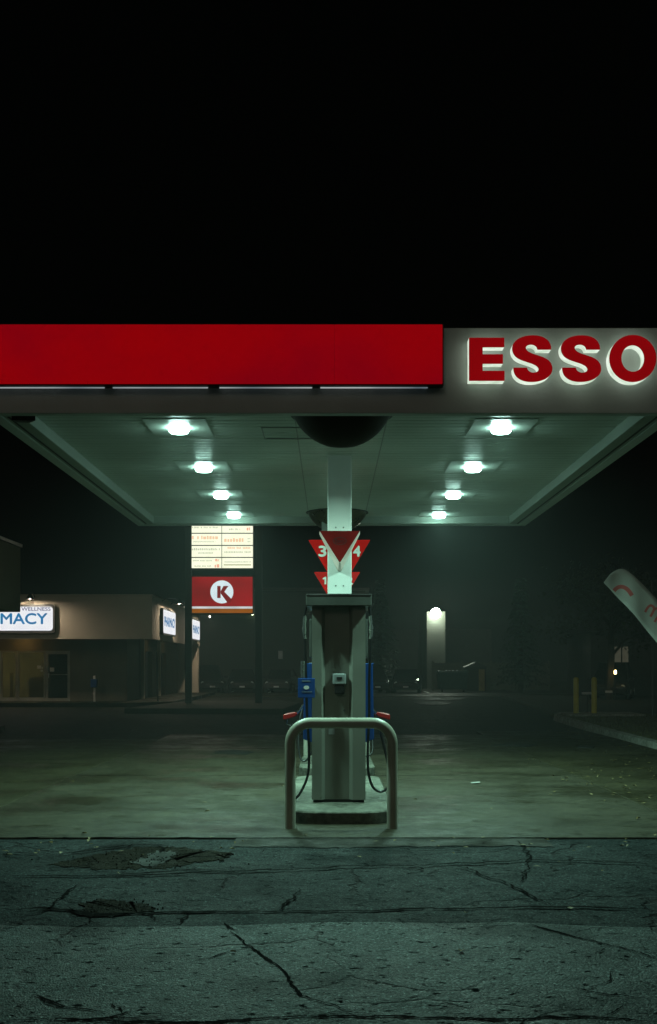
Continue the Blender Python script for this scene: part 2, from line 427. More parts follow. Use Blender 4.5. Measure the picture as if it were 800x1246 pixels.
ground_piece('patch_and_light_pool', MB().prism([(gnd(px, py).x, gnd(px, py).y) for px, py in ((596, 907), (640, 909), (655, 906), (625, 903.5))], lambda u, v, d: (u, v, d), -0.05, 0.004), M['filler'], 'pale oval cement patch right of the pump near the slab end', 'patch')
ground_piece('drain_cover', MB().prism([(gnd(px, py).x, gnd(px, py).y) for px, py in ((703, 909.5), (722, 910.5), (724, 908), (706, 907.2))], lambda u, v, d: (u, v, d), -0.05, 0.006), M['black'], 'small dark drain cover in the paving at right', 'drain cover')
for i, (cx, cy, rx, ry) in enumerate(((535, 849, 34, 2.2), (528, 855, 22, 2.0))):
    ground_piece('patch_and_light_pool', MB().prism([(gnd(cx + rx * math.cos(a) * random.uniform(.75, 1.1), cy + ry * math.sin(a)).x, gnd(cx + rx * math.cos(a) * .9, cy + ry * math.sin(a)).y) for a in [2 * math.pi * k / 18 for k in range(18)]], lambda u, v, d: (u, v, d), -0.08, -0.04 + 0.004 * i), M['filler'], ('painted pale spill of light in the far lot below the bright wall lamp', 'smaller painted spill of light just nearer than the other below the wall lamp')[i], 'patch')  # pale sheets imitate a spill of light on the lot

# cracks: thin dirt-filled ribbons in the asphalt, one painting a rim shadow
crk = MB()
def crack(pts, w=0.012, z=0.001, jit=0.0, seed=0, sub=0, branch=True):
    rnd = random.Random(seed * 13 + 5)
    Q = catmull([tuple(gnd(px, py, z)) for px, py in pts], 2)
    Q = [Vector(q) for q in Q]
    for lev in range(8):                       # fractal wander
        N = [Q[0]]
        for a, b in zip(Q, Q[1:]):
            L = (b - a).length; n = Vector((-(b - a).y, (b - a).x, 0))
            if L > .045:
                N.append((a + b) / 2 + n * max(-.2, min(.2, rnd.gauss(0, .075))))
            N.append(b)
        Q = N
    draw_crack(Q, w * .85, rnd)
    if branch:
        for k in range(max(1, len(pts) // 2)):
            i0 = rnd.randrange(2, len(Q) - 2); d = (Q[min(i0 + 3, len(Q) - 1)] - Q[i0 - 2]).normalized()
            a = rnd.choice((-1, 1)) * rnd.uniform(.5, 1.2); v_ = Vector((d.x * math.cos(a) - d.y * math.sin(a), d.x * math.sin(a) + d.y * math.cos(a), 0))
            B = [Q[i0].copy()]
            for m_ in range(rnd.randint(8, 22)):
                a = rnd.gauss(0, .3); v_ = Vector((v_.x * math.cos(a) - v_.y * math.sin(a), v_.x * math.sin(a) + v_.y * math.cos(a), 0)); B.append(B[-1] + v_ * .025)
            draw_crack(B, w * .42, rnd)
def draw_crack(Q, w, rnd):
    L = []; o = 0
    for i, q in enumerate(Q):
        t = (Q[min(i + 1, len(Q) - 1)] - Q[max(i - 1, 0)]).normalized()
        o = o * .8 + rnd.uniform(-.25, .25)
        ww = w * max(.25, min(1.7, 1 + o)) * (0.12 + min(1.0, min(i, len(Q) - 1 - i) / 9.0))
        n = Vector((-t.y, t.x, 0)) * ww
        L.append((q + n * rnd.uniform(.7, 1.2), q - n * rnd.uniform(.7, 1.2)))
    for (a, b), (c, d) in zip(L, L[1:]):
        crk.face([a, b, d, c])
crack([(560, 1052), (585, 1064), (622, 1076), (648, 1090), (675, 1103)], 0.009, seed=1)
crack([(628, 1022), (645, 1045), (640, 1060), (633, 1074)], 0.009, seed=2)
crack([(282, 1131), (300, 1150), (335, 1172), (352, 1190), (365, 1210), (395, 1220), (430, 1232)], 0.010, seed=3)
crack([(0, 1243), (70, 1240), (140, 1243), (260, 1244), (330, 1238), (430, 1236), (540, 1238), (640, 1240), (720, 1237), (800, 1243)], 0.014, seed=4, sub=14)
crack([(40, 1210), (60, 1217), (78, 1225)], 0.024, seed=5)
crack([(60, 1243), (110, 1240), (135, 1238), (160, 1230)], 0.022, seed=6)
crack([(0, 1109), (60, 1105), (120, 1112), (200, 1110), (300, 1109), (400, 1109), (540, 1106), (680, 1104), (800, 1106)], 0.022, seed=7, jit=0.02, sub=16)
crack([(0, 1065), (90, 1066), (200, 1064), (260, 1060), (400, 1056), (560, 1050), (680, 1047), (800, 1052)], 0.018, seed=8, jit=0.02, sub=16)
crack([(0, 1037), (20, 1037), (40, 1039)], 0.02, seed=9)
crack([(55, 1041), (100, 1036), (150, 1029), (196, 1028), (212, 1031)], 0.028, seed=10)  # dark ribbon paints the shadow edge along the hollow's upper rim
crack([(60, 1058), (90, 1055), (120, 1052)], 0.022, seed=11)
crack([(130, 1065), (180, 1062), (230, 1059), (265, 1058)], 0.026, seed=12)
crack([(80, 1102), (100, 1112), (130, 1114), (185, 1110), (200, 1112)], 0.020, seed=13)
crack([(340, 1108), (350, 1098), (366, 1080)], 0.012, seed=14)
crack([(640, 1124), (700, 1140), (760, 1154), (800, 1166)], 0.013, seed=15)
crack([(272, 1122), (278, 1128), (290, 1133)], 0.02, seed=16)
crack([(0, 1114), (40, 1112), (62, 1104), (90, 1080), (104, 1072)], 0.015, seed=17)
crack([(0, 1020), (200, 1020), (400, 1020), (600, 1021), (800, 1021)], 0.008, seed=18, branch=False)
crack([(290, 1031), (420, 1032), (560, 1031), (600, 1020)], 0.010, seed=19, jit=0.02)
crack([(560, 1130), (640, 1124)], 0.01, seed=20)
crack([(690, 1200), (740, 1210), (800, 1216)], 0.009, seed=21)
for (a, b) in (((2, 982), (240, 890)), ((660, 925), (812, 992))):
    z0 = 0.004
ground_piece('cracks', crk, M['crack'], 'dirt filled cracks, seams and a painted rim shadow in the foreground asphalt', 'crack')
jn = MB()
for y in (16.9, 22.4):
    jn.box(-3.7, 3.55, y, y + 0.007, -0.004, 0.0025)
ground_piece('slab_joint', jn, M['crack'], 'thin dark saw cut joints across the concrete slab', 'joint')
# broken patches left of centre in the worn strip
def patch(pts, z, mat_, name, label, seed):
    rnd = random.Random(seed)
    P = []
    for i in range(len(pts)):
        a, b = Vector(pts[i]), Vector(pts[(i + 1) % len(pts)])
        for k in range(14):
            q = a.lerp(b, k / 14.0); w_ = math.sin(k * 2.1 + i) * .5; P.append((q.x + rnd.uniform(-4, 4), q.y + w_ + rnd.uniform(-1.3, 1.3)))
    poly = [(gnd(px, py, z).x, gnd(px, py, z).y) for px, py in P]
    ground_piece(name, MB().prism(poly, lambda u, v, d: (u, v, d), z - 0.02, z), mat_, label, 'broken patch')
patch([(60, 1052), (110, 1042), (165, 1031), (205, 1030), (285, 1038), (262, 1046), (205, 1056), (120, 1058)], -0.0120, M['gravel'], 'pothole', 'brown broken gravel hollow left in the worn asphalt strip', 1)
patch([(158, 1050), (192, 1036), (214, 1036), (206, 1046), (188, 1056)], -0.0085, M['filler'], 'filler_patch', 'pale cement filler in the middle of the brown hollow', 2)
patch([(208, 1042), (240, 1035), (282, 1038), (268, 1047), (222, 1049)], -0.0075, M['gravel'], 'pothole', 'brown gravel patch right of the pale cement filler', 3)
patch([(98, 1100), (120, 1094), (150, 1097), (178, 1100), (190, 1108), (140, 1114), (104, 1110)], -0.0045, M['gravel'], 'pothole', 'dark gravel pothole in the band nearer the viewer', 4)
# stones in the potholes
st = MB(); rs = random.Random(4)
for k in range(260):
    px, py = (rs.gauss(140, 24), rs.gauss(1104, 4)) if k % 2 else (rs.gauss(180, 50), rs.gauss(1046, 5))
    g = gnd(px, py, -0.006); s = rs.uniform(0.003, 0.008)
    b = bmesh.new(); bmesh.ops.create_icosphere(b, subdivisions=1, radius=s)
    for v in b.verts: v.co *= rs.uniform(0.7, 1.2)
    st.merge(b, Matrix.Translation(g))
tag(st.build('gravel', M['gravel']), 'loose stones lying in the broken asphalt hollows', 'gravel', kind='stuff')
# fallen leaves
lf = MB(); rl = random.Random(9)
for k in range(520):
    u = rl.random()
    if u < 0.42: x, y = rl.gauss(6.0, 0.35), rl.uniform(12, 30)
    elif u < 0.75: x, y = rl.uniform(3.2, 6.3), rl.uniform(11, 20)
    elif u < 0.93: x, y = rl.uniform(-6, 6), rl.uniform(9.6, 10.9)
    else: x, y = rl.uniform(-6, 5), rl.uniform(6, 16)
    z = 0.006 if y > 10.78 else 0.0
    a = rl.uniform(0, 6.28); s = rl.uniform(0.015, 0.038); c, d = math.cos(a) * s, math.sin(a) * s
    e = rl.uniform(0.003, 0.02)
    lf.face([(x - c, y - d, z), (x + d * .6, y - c * .6, z + e), (x + c, y + d, z + e * .5), (x - d * .6, y + c * .6, z + e)])
tag(lf.build('fallen_leaves', M['leaf']), 'scattered dry yellow leaves on the paving and along the kerb', 'leaves', kind='stuff')
g = gnd(579, 954, 0.0)
tag(MB().face([(g.x - .06, g.y, .008), (g.x + .06, g.y - .03, .012), (g.x + .07, g.y + .08, .03), (g.x - .05, g.y + .1, .01)]) and None or (lambda mb: (mb.prism([(g.x - .06, g.y), (g.x + .06, g.y - .03), (g.x + .07, g.y + .09), (g.x - .05, g.y + .11)], lambda u, v, d: (u, v, d + (u - g.x) * .1), 0.012, 0.016), mb)[1])(MB()).build('litter_scrap', M['paper']), 'white paper scrap lying on the slab right of the pump', 'litter')

# right verge: kerb, grass, pad
kp = [(6.55, 11.0), (6.42, 16), (6.33, 22.2), (6.46, 27), (6.68, 32), (6.86, 35.2), (7.3, 36.6)]
K = catmull([(a, b) for a, b in kp], 6)
kb = MB(); vg = []
for i, p in enumerate(K):
    a, b = K[max(i - 1, 0)], K[min(i + 1, len(K) - 1)]
    t = Vector((b[0] - a[0], b[1] - a[1])).normalized(); n = Vector((t.y, -t.x))
    vg.append(((p[0], p[1]), (p[0] + n.x * .17, p[1] + n.y * .17)))
for (a, b), (c, d) in zip(vg, vg[1:]):
    kb.face([(a[0], a[1], .12), (b[0], b[1], .13), (d[0], d[1], .13), (c[0], c[1], .12)])
    kb.face([(a[0] - .02, a[1], -.06), (a[0], a[1], .12), (c[0], c[1], .12), (c[0] - .02, c[1], -.06)])
    kb.face([(b[0], b[1], .13), (b[0], b[1], -.06), (d[0], d[1], -.06), (d[0], d[1], .13)])
ground_piece('kerb', kb, M['kerb'], 'pale concrete kerb curving along the right verge', 'kerb')
gr = MB()
for (a, b), (c, d) in zip(vg, vg[1:]):
    gr.face([(b[0], b[1], .10), (40, b[1], .10), (40, d[1], .10), (d[0], d[1], .10)])
ground_piece('grass_verge', gr, M['grass'], 'dull yellow grass verge behind the right kerb', 'grass verge')
ground_piece('verge_far', MB().prism([(7.3, 36.6), (40, 36.6), (40, 60), (9, 60)], lambda u, v, d: (u, v, d), -.04, .09), M['bed'], 'dark ground under the trees at right', 'verge')
ground_piece('concrete_pad', slab(7.2, 9.5, 34.6, 36.4, .02, .16), M['kerb'], 'small concrete pad carrying two yellow posts', 'concrete pad')
gb = MB(); rg = random.Random(3)
for k in range(5200):
    y = 12 + 24 * rg.random() ** 1.4; x = 6.6 + rg.random() * 5 * (y / 30)
    if 7.1 < x < 9.6 and y > 34.4: continue
    h = rg.uniform(.03, .09); a = rg.uniform(0, 6.28); w = .012
    gb.face([(x - w * math.cos(a), y - w * math.sin(a), .10), (x + w * math.cos(a), y + w * math.sin(a), .10), (x + rg.uniform(-.03, .03), y + rg.uniform(-.03, .03), .10 + h)])
tag(gb.build('grass', M['grass'], recalc=False), 'short dry grass blades on the right verge', 'grass', kind='stuff')
# left walkways
ground_piece('pavement', MB().prism([(-14.5, 23.0), (-8.1, 24.0), (-7.85, 24.6), (-8.2, 29), (-14.5, 29)], lambda u, v, d: (u, v, d), -.06, .12, .015), M['concrete_side'], 'raised walkway end in front of the near shop at left', 'pavement')
ground_piece('kerb_block', MB().box(-8.35, -7.86, 23.72, 24.35, -.05, .135, .02), M['kerb'], 'pale kerb stone at the end of the left walkway', 'kerb')
ground_piece('pavement', MB().prism([(-24, 46.4), (-8.2, 46.4), (-6.6, 48.0), (-6.6, 66), (-24, 66)], lambda u, v, d: (u, v, d), -.06, .13), M['concrete_side'], 'raised concrete walkway round the front shop building', 'pavement')
ground_piece('planting_bed', MB().prism([(-7.2, 40.2), (-1.6, 39.6), (-1.2, 46.5), (-2.2, 49.5), (-6.0, 49.0)], lambda u, v, d: (u, v, d), -.06, .14, .02), M['bed'], 'dark kerbed planting bed under the tall sign', 'planting bed')
ground_piece('pavement', slab(-14, 16, 62.0, 70.2, -.06, -.02), M['concrete_side'], 'brownish paved strip in front of the parked cars', 'pavement')
pk = MB()
for i, x in enumerate((-12, -9.0, -6.4, -3.9, -1.4, 1.1, 3.6, 6.1)):
    pk.box(x, x + .1, 70.4, 75.2, -.0465, -.044)
ground_piece('parking_lines', pk, M['white_paint'], 'faded painted lines between the far parking bays', 'marking')

# ================================================================== CANOPY
XL, XR, YF, YR, ZL, ZT, ZC = -3.24, 3.29, 10.77, 19.4, 3.97, 4.772, 4.10
M['seam'] = surf('seam_metal', (0.30, 0.31, 0.30), 0.5)
can = thing('canopy', 'flat roofed pump canopy with grey fascia and slatted metal ceiling', 'canopy', (0.02, 15.1, 0))
f = MB()
f.box(XL, XR, YF, YF + .12, ZL, ZT, .006); f.box(XL, XR, YR - .12, YR, ZL, ZT, .006)
f.box(XL, XL + .12, YF + .122, YR - .122, ZL, ZT, .006); f.box(XR - .12, XR, YF + .122, YR - .122, ZL, ZT, .006)
f.build('fascia', M['fascia'], can)
fl = MB()
fl.box(XL + .122, XL + .30, YF + .122, YR - .122, ZL + .012, ZC + .02, .008); fl.box(XR - .30, XR - .122, YF + .122, YR - .122, ZL + .012, ZC + .02, .008)
fl.box(XL + .302, XR - .302, YR - .22, YR - .122, ZL + .012, ZC + .02, .008)
fl.box(XL + .302, XR - .302, YF + .122, YF + .16, ZL + .02, ZC + .02, .004)
M['flange'] = surf('flange_paint', (0.30, 0.34, 0.30), 0.6, 0, 0.1)
fl.build('inner_flange', M['flange'], can)
for x in (XL + .16, XR - .18):
    MB().box(x, x + .022, YF + .2, YR - .25, ZL + .006, ZL + .0115).build('flange_seam', M['soffit_dark'], can)
# slatted ceiling (real grooves)
cl = MB(); y = YF + .165; W = .152
x0, x1 = XL + .303, XR - .303
rc = random.Random(2)
while y < YR - .225:
    y2 = min(y + W, YR - .222); dz = rc.uniform(-.002, .002)
    prof = [(y, ZC + .045), (y + .016, ZC + .004 + dz), (y + .026, ZC + dz), (y2 - .012, ZC + dz), (y2, ZC + .045)]
    for (a, za), (b, zb) in zip(prof, prof[1:]):
        cl.face([(x0, a, za), (x1, a, za), (x1, b, zb), (x0, b, zb)])
    y = y2
cl.build('ceiling', M['soffit'], can, recalc=False)
MB().box(XL + .13, XR - .13, YF + .13, YR - .13, ZC + .06, ZT - .06).build('roof_deck', M['soffit_dark'], can)
for sx in (-.36, .57):
    MB().box(sx, sx + .012, YF + .5, YR - .9, ZC - .006, ZC - .0035).build('ceiling_seam', M['seam'], can)
hx0, hx1, hy0, hy1 = -.72, -.12, 12.0, 12.6
h = MB()
for a in ((hx0, hx1, hy0, hy0 + .012), (hx0, hx1, hy1 - .012, hy1), (hx0, hx0 + .01, hy0 + .013, hy1 - .013), (hx1 - .01, hx1, hy0 + .013, hy1 - .013)):
    h.box(*a, ZC - .012, ZC - .004)
h.build('hatch', M['seam'], can)
w = MB(); w.prism([(-3.02, 10.90), (-2.80, 10.92), (-2.88, 11.02), (-3.0, 11.0)], lambda u, v, d: (u, v, d), ZL - .035, ZL + .012)
w.build('bracket', M['black'], can)
# half domes under each end of the ceiling
M['dome_rear'] = surf('dome_lit', (0.20, 0.18, 0.13), 0.3, 0.8, 0.3, 5, 40)  # lighter metallic copy paints the lit look of the rear bowl
def dome(yc, label, mk='dome'):
    t = thing('canopy_bowl', label, 'bowl', (.115, yc, ZC), 'round bowls under the canopy ceiling')
    r, s = .485, .33; SR = (r * r + s * s) / (2 * s); prof = []
    for k in range(13):
        h_ = s * k / 12.0; zz = -s + h_
        prof.append((math.sqrt(max(0.0004, SR * SR - (SR - h_) ** 2)), zz))
    MB().lathe(prof, (.115, yc, ZC + .004), 48).build('shell', M[mk], t, True)
    MB().lathe([(r + .004, -.012), (r + .022, -.012), (r + .022, .004), (r + .004, .004)], (.115, yc, ZC + .001), 48).build('rim', M['black'], t, True)
dome(11.42, 'large round bowl coloured dark as if unlit under the front edge of the canopy ceiling')
dome(18.66, 'smaller looking bowl coloured lighter as if lit behind the column at the rear of the ceiling', 'dome_rear')

# red light box
lb = thing('light_box_sign', 'long blank red illuminated panel on the canopy front', 'light box', (-1.5, 10.7, 4.2))
RX1 = (539 - CX) * 10.64 / F
MB().box(XL - .02, RX1 + .012, 10.66, 10.765, 4.203, 4.776, .006).build('housing', M['black'], lb)
cuts = [XL - .018, -2.42, -1.19, .04, RX1]
for i in range(4):
    MB().box(cuts[i] + .0007, cuts[i + 1] - .0007, 10.635, 10.658, 4.216, 4.765, .006).build('panel', M['red_lit'], lb)
for a, b in ((-20, 127), (137, 253), (267, 380), (390, 521)):
    MB().tube([((a - CX) * 10.70 / F, 10.715, 4.196), ((b - CX) * 10.70 / F, 10.715, 4.196)], .0045, 8).build('light_strip', M['led'], lb)

# channel letters: outlines in zoomed-photo units (0.325 photo px each), origin at px 540, 385
ls = thing('channel_letter_sign', 'four red block channel letters with glowing white sides on the grey fascia', 'sign', (2.1, 10.7, 4.3))
LY0, LY1 = 10.632, 10.762
def lp(u, v, d):
    p = at(540 + u * .325, 385 + v * .325, LY0)
    return (p.x, d, p.z)
def letter(name, loops, strips=None):
    """loops: outlines for walls; strips: list of quads for the face"""
    face = MB(); side = MB()
    for q in strips:
        face.face([lp(u, v, LY0) for u, v in q])
    bmesh.ops.remove_doubles(face.bm, verts=face.bm.verts[:], dist=1e-5)
    r = bmesh.ops.extrude_face_region(face.bm, geom=face.bm.faces[:])
    for v in [g for g in r['geom'] if isinstance(g, bmesh.types.BMVert)]: v.co.y += .014
    root = face.build('letter', M['letter_face'], ls)
    root['label'] = name
    for L in loops:
        for a, b in zip(L, L[1:] + L[:1]):
            side.face([lp(a[0], a[1], LY0 + .0155), lp(b[0], b[1], LY0 + .0155), lp(b[0], b[1], LY1), lp(a[0], a[1], LY1)])
    if len(loops) == 2:
        for a, b, c, d in strips:
            side.face([lp(u, v, LY1) for u, v in (a, b, c, d)])
        bmesh.ops.remove_doubles(side.bm, verts=side.bm.verts[:], dist=1e-5)
    side.build('letter_side', M['letter_side'], root)
E = [(96, 79), (228, 79), (228, 114), (147, 114), (147, 141), (223, 141), (223, 176), (147, 176), (147, 203), (229, 203), (229, 240), (96, 240)]
letter('red letter E', [E], [[(96, 79), (147, 79), (147, 240), (96, 240)], [(147, 79), (228, 79), (228, 114), (147, 114)], [(147, 141), (223, 141), (223, 176), (147, 176)], [(147, 203), (229, 203), (229, 240), (147, 240)]])
def s_letter(ox, name):
    A = [(404, 123), (402, 108), (394, 92), (378, 79), (357, 72), (334, 70), (309, 72.5), (286, 80), (269, 92), (260, 106), (258, 121), (262, 137), (273, 151), (290, 161), (312, 169), (333, 176), (350, 185), (357, 195), (354, 204), (344, 209), (330, 209), (318, 202), (313, 191)]
    A = catmull(A, 4)
    O = A + [(666 - a, 314 - b) for a, b in A]
    O = [(a + ox, b) for a, b in O]
    letter(name, [O], [O])
s_letter(0, 'first red letter S'); s_letter(183, 'second red letter S')
n = 40
O1 = [(710 + 88 * math.cos(2 * math.pi * k / n), 156.5 + 88 * math.sin(2 * math.pi * k / n)) for k in range(n)]
O2 = [(710 + 43 * math.cos(2 * math.pi * k / n), 156.5 + 50 * math.sin(2 * math.pi * k / n)) for k in range(n)]
letter('red letter O', [O1, O2], [[O1[k], O1[(k + 1) % n], O2[(k + 1) % n], O2[k]] for k in range(n)])

# canopy lamps
rows = [F * (ZC - CAMZ) / d for d in (291.5, 243.5, 210.0, 185.5)]
ords = ('front', 'second', 'third', 'rear')
lamp0 = None; LAMP_W = 112.0
for side, sx in (('left', -1.58), ('right', 1.785)):
    for i, y in enumerate(rows):
        lab = '%s light in the %s hand row of square ceiling lights' % (('frontmost', 'second', 'third', 'rearmost')[i], side)
        if lamp0 is None:
            lamp0 = thing('ceiling_light', lab, 'ceiling light', (sx, y, ZC), 'lights in the canopy ceiling')
            MB().box(sx - .32, sx + .32, y - .42, y + .42, ZC - .008, ZC + .004, .003).build('plate', M['soffit'], lamp0)
            MB().lathe([(.092, -.009), (.104, -.0095), (.104, -.013), (.092, -.014)], (sx, y, ZC), 32).build('bezel', M['fixture'], lamp0, True)
            MB().lathe([(.090, -.0145), (.102, -.026), (.105, -.038), (.099, -.051), (.090, -.060), (.086, -.063), (.02, -.064)], (sx, y, ZC), 32).build('lens', M['lens'], lamp0, True)
            la = bpy.data.lights.new('lamp_light', 'AREA'); la.shape = 'DISK'; la.size = .17
            la.energy = LAMP_W; la.color = (.51, 1.0, .80); la.spread = R(160)
            lo_ = bpy.data.objects.new('lamp_light', la); COL.objects.link(lo_); lo_.parent = lamp0; lo_.location = (0, 0, -.067)
        else:
            c = copy_tree(lamp0); c.location = (sx, y, ZC); c['label'] = lab

# ================================================================== COLUMNS, NUMBER SIGNS
CXX = .112
def column(y, label, w=.142):
    t = thing('canopy_column', label, 'column', (CXX, y, .1), 'columns carrying the canopy')
    MB().box(CXX - w, CXX + w, y, y + .28, .10, ZC + .03, .012).build('shaft', M['column'], t)
    MB().box(CXX - w - .05, CXX + w + .05, y - .05, y + .33, .125, .15, .005).build('base_plate', M['bolt'], t)
    for dx in (-.045, .045):
        for z in (2.555, 3.245):
            MB().lathe([(.008, 0), (.008, .006), (.004, .009)], (CXX + dx, y - .0075, z), 10, 'y').build('bolt', M['bolt'], t)
column(13.62, 'bright white square column rising behind the front pump')
column(18.36, 'white square column behind the rear pump')
t = thing('downpipe', 'thin grey downpipe from the ceiling beside the rear column', 'downpipe', (-.09, 18.4, 3.7))
MB().box(-.135, -.045, 18.40, 18.47, 3.72, ZC + .02, .01).build('pipe', M['soffit'], t)
MB().box(-.142, -.038, 18.392, 18.478, 3.70, 3.74, .006).build('outlet', M['white_paint'], t)

def number_sign(y, a, b, label):
    t = thing('number_sign', label, 'pump sign', (CXX, y, 2.5), 'triangular pump number signs')
    tri = [(-.264, 3.134), (.488, 3.134), (.124, 2.52), (.10, 2.52)]
    MB().prism(tri, lambda u, v, d: (u, d, v), y, y + .05, .005).build('panel', M['red_paint'], t)
    for ch, x0, x1 in ((a, -.137, -.049), (b, .282, .364)):
        m = MB()
        if ch == '1':
            xr = x0 + .075
            m.prism([(xr - .03, 2.935), (xr, 2.935), (xr, 3.057), (xr - .022, 3.057), (xr - .062, 3.030), (xr - .052, 3.010), (xr - .03, 3.024)], lambda u, v, d: (u, d, v), y - .006, y - .002)
            m.build('numeral', M['white_paint'], t); continue
        put_text(m, ch, (x0 + (.02 if ch == '1' else 0), y - .004, 2.935), (1, 0, 0), (0, 0, 1), (x1 - x0) * (.6 if ch == '1' else 1), .122, .05)
        m.build('numeral', M['white_paint'], t)
number_sign(13.94, '3', '4', 'red triangular sign with white 3 and 4 behind the front column')
number_sign(18.69, '1', '2', 'red triangular sign with white 1 and 2 lower and farther behind')
t = thing('column_sign', 'triangular sign box with shade painted into its red face on the front of the white column', 'sign', (CXX, 13.5, 2.8))
yf, yk = 13.34, 13.612
Af = [(CXX - .234, 3.173), (CXX + .234, 3.173), (CXX + .008, 2.812), (CXX - .008, 2.812)]
Ab = [(CXX - .240, 3.165), (CXX + .240, 3.165), (CXX + .02, 2.728), (CXX - .02, 2.728)]
m = MB(); m.prism(Af, lambda u, v, d: (u, d, v), yf, yf + .012); m.build('face_panel', surf('shaded_red_face', (0.17, 0.006, 0.005), 0.65, spec=0.06), t)  # darker red stands in for shade on the face
m = MB()
a = [(u, yf + .0125, v) for u, v in Af]; b = [(u, yk, v) for u, v in Ab]
for k in range(4):
    m.face([a[k], a[(k + 1) % 4], b[(k + 1) % 4], b[k]])
m.face(b)
m.build('case', M['pink_edge'], t)
m = MB(); ring = lambda rx, rz: [(CXX + rx * math.cos(2 * math.pi * k / 28), yf - .002, 3.055 + rz * math.sin(2 * math.pi * k / 28)) for k in range(28)]
o_, i_ = ring(.082, .048), ring(.068, .036)
for k in range(28): m.face([o_[k], o_[(k + 1) % 28], i_[(k + 1) % 28], i_[k]])
put_text(m, 'Esso', (CXX - .052, yf - .002, 3.036), (1, 0, 0), (0, 0, 1), .104, .042, .03)
m.build('emblem', M['red_dark'], t)

# ================================================================== ISLANDS, PUMPS, GUARDS
def round_rect(x0, x1, y0, y1, r, n=8, bow=0.0):
    P = []
    for cx, cy, a0 in ((x1 - r, y0 + r, -90), (x1 - r, y1 - r, 0), (x0 + r, y1 - r, 90), (x0 + r, y0 + r, 180)):
        for k in range(n + 1):
            a = R(a0 + 90 * k / n); P.append((cx + r * math.cos(a), cy + r * math.sin(a)))
    return P
def island(y0, y1, label):
    m = MB(); P = round_rect(-.46, .66, y0, y1, .34)
    m.prism(P, lambda u, v, d: (u, v, d), -.02, .125, .014)
    tag(m.build('pump_island', M['island']), label, 'pump island', 'raised pump islands', 'thing')
island(11.66, 15.6, 'raised pale concrete island under the front pump')
island(16.7, 19.15, 'raised pale concrete island under the rear pump')

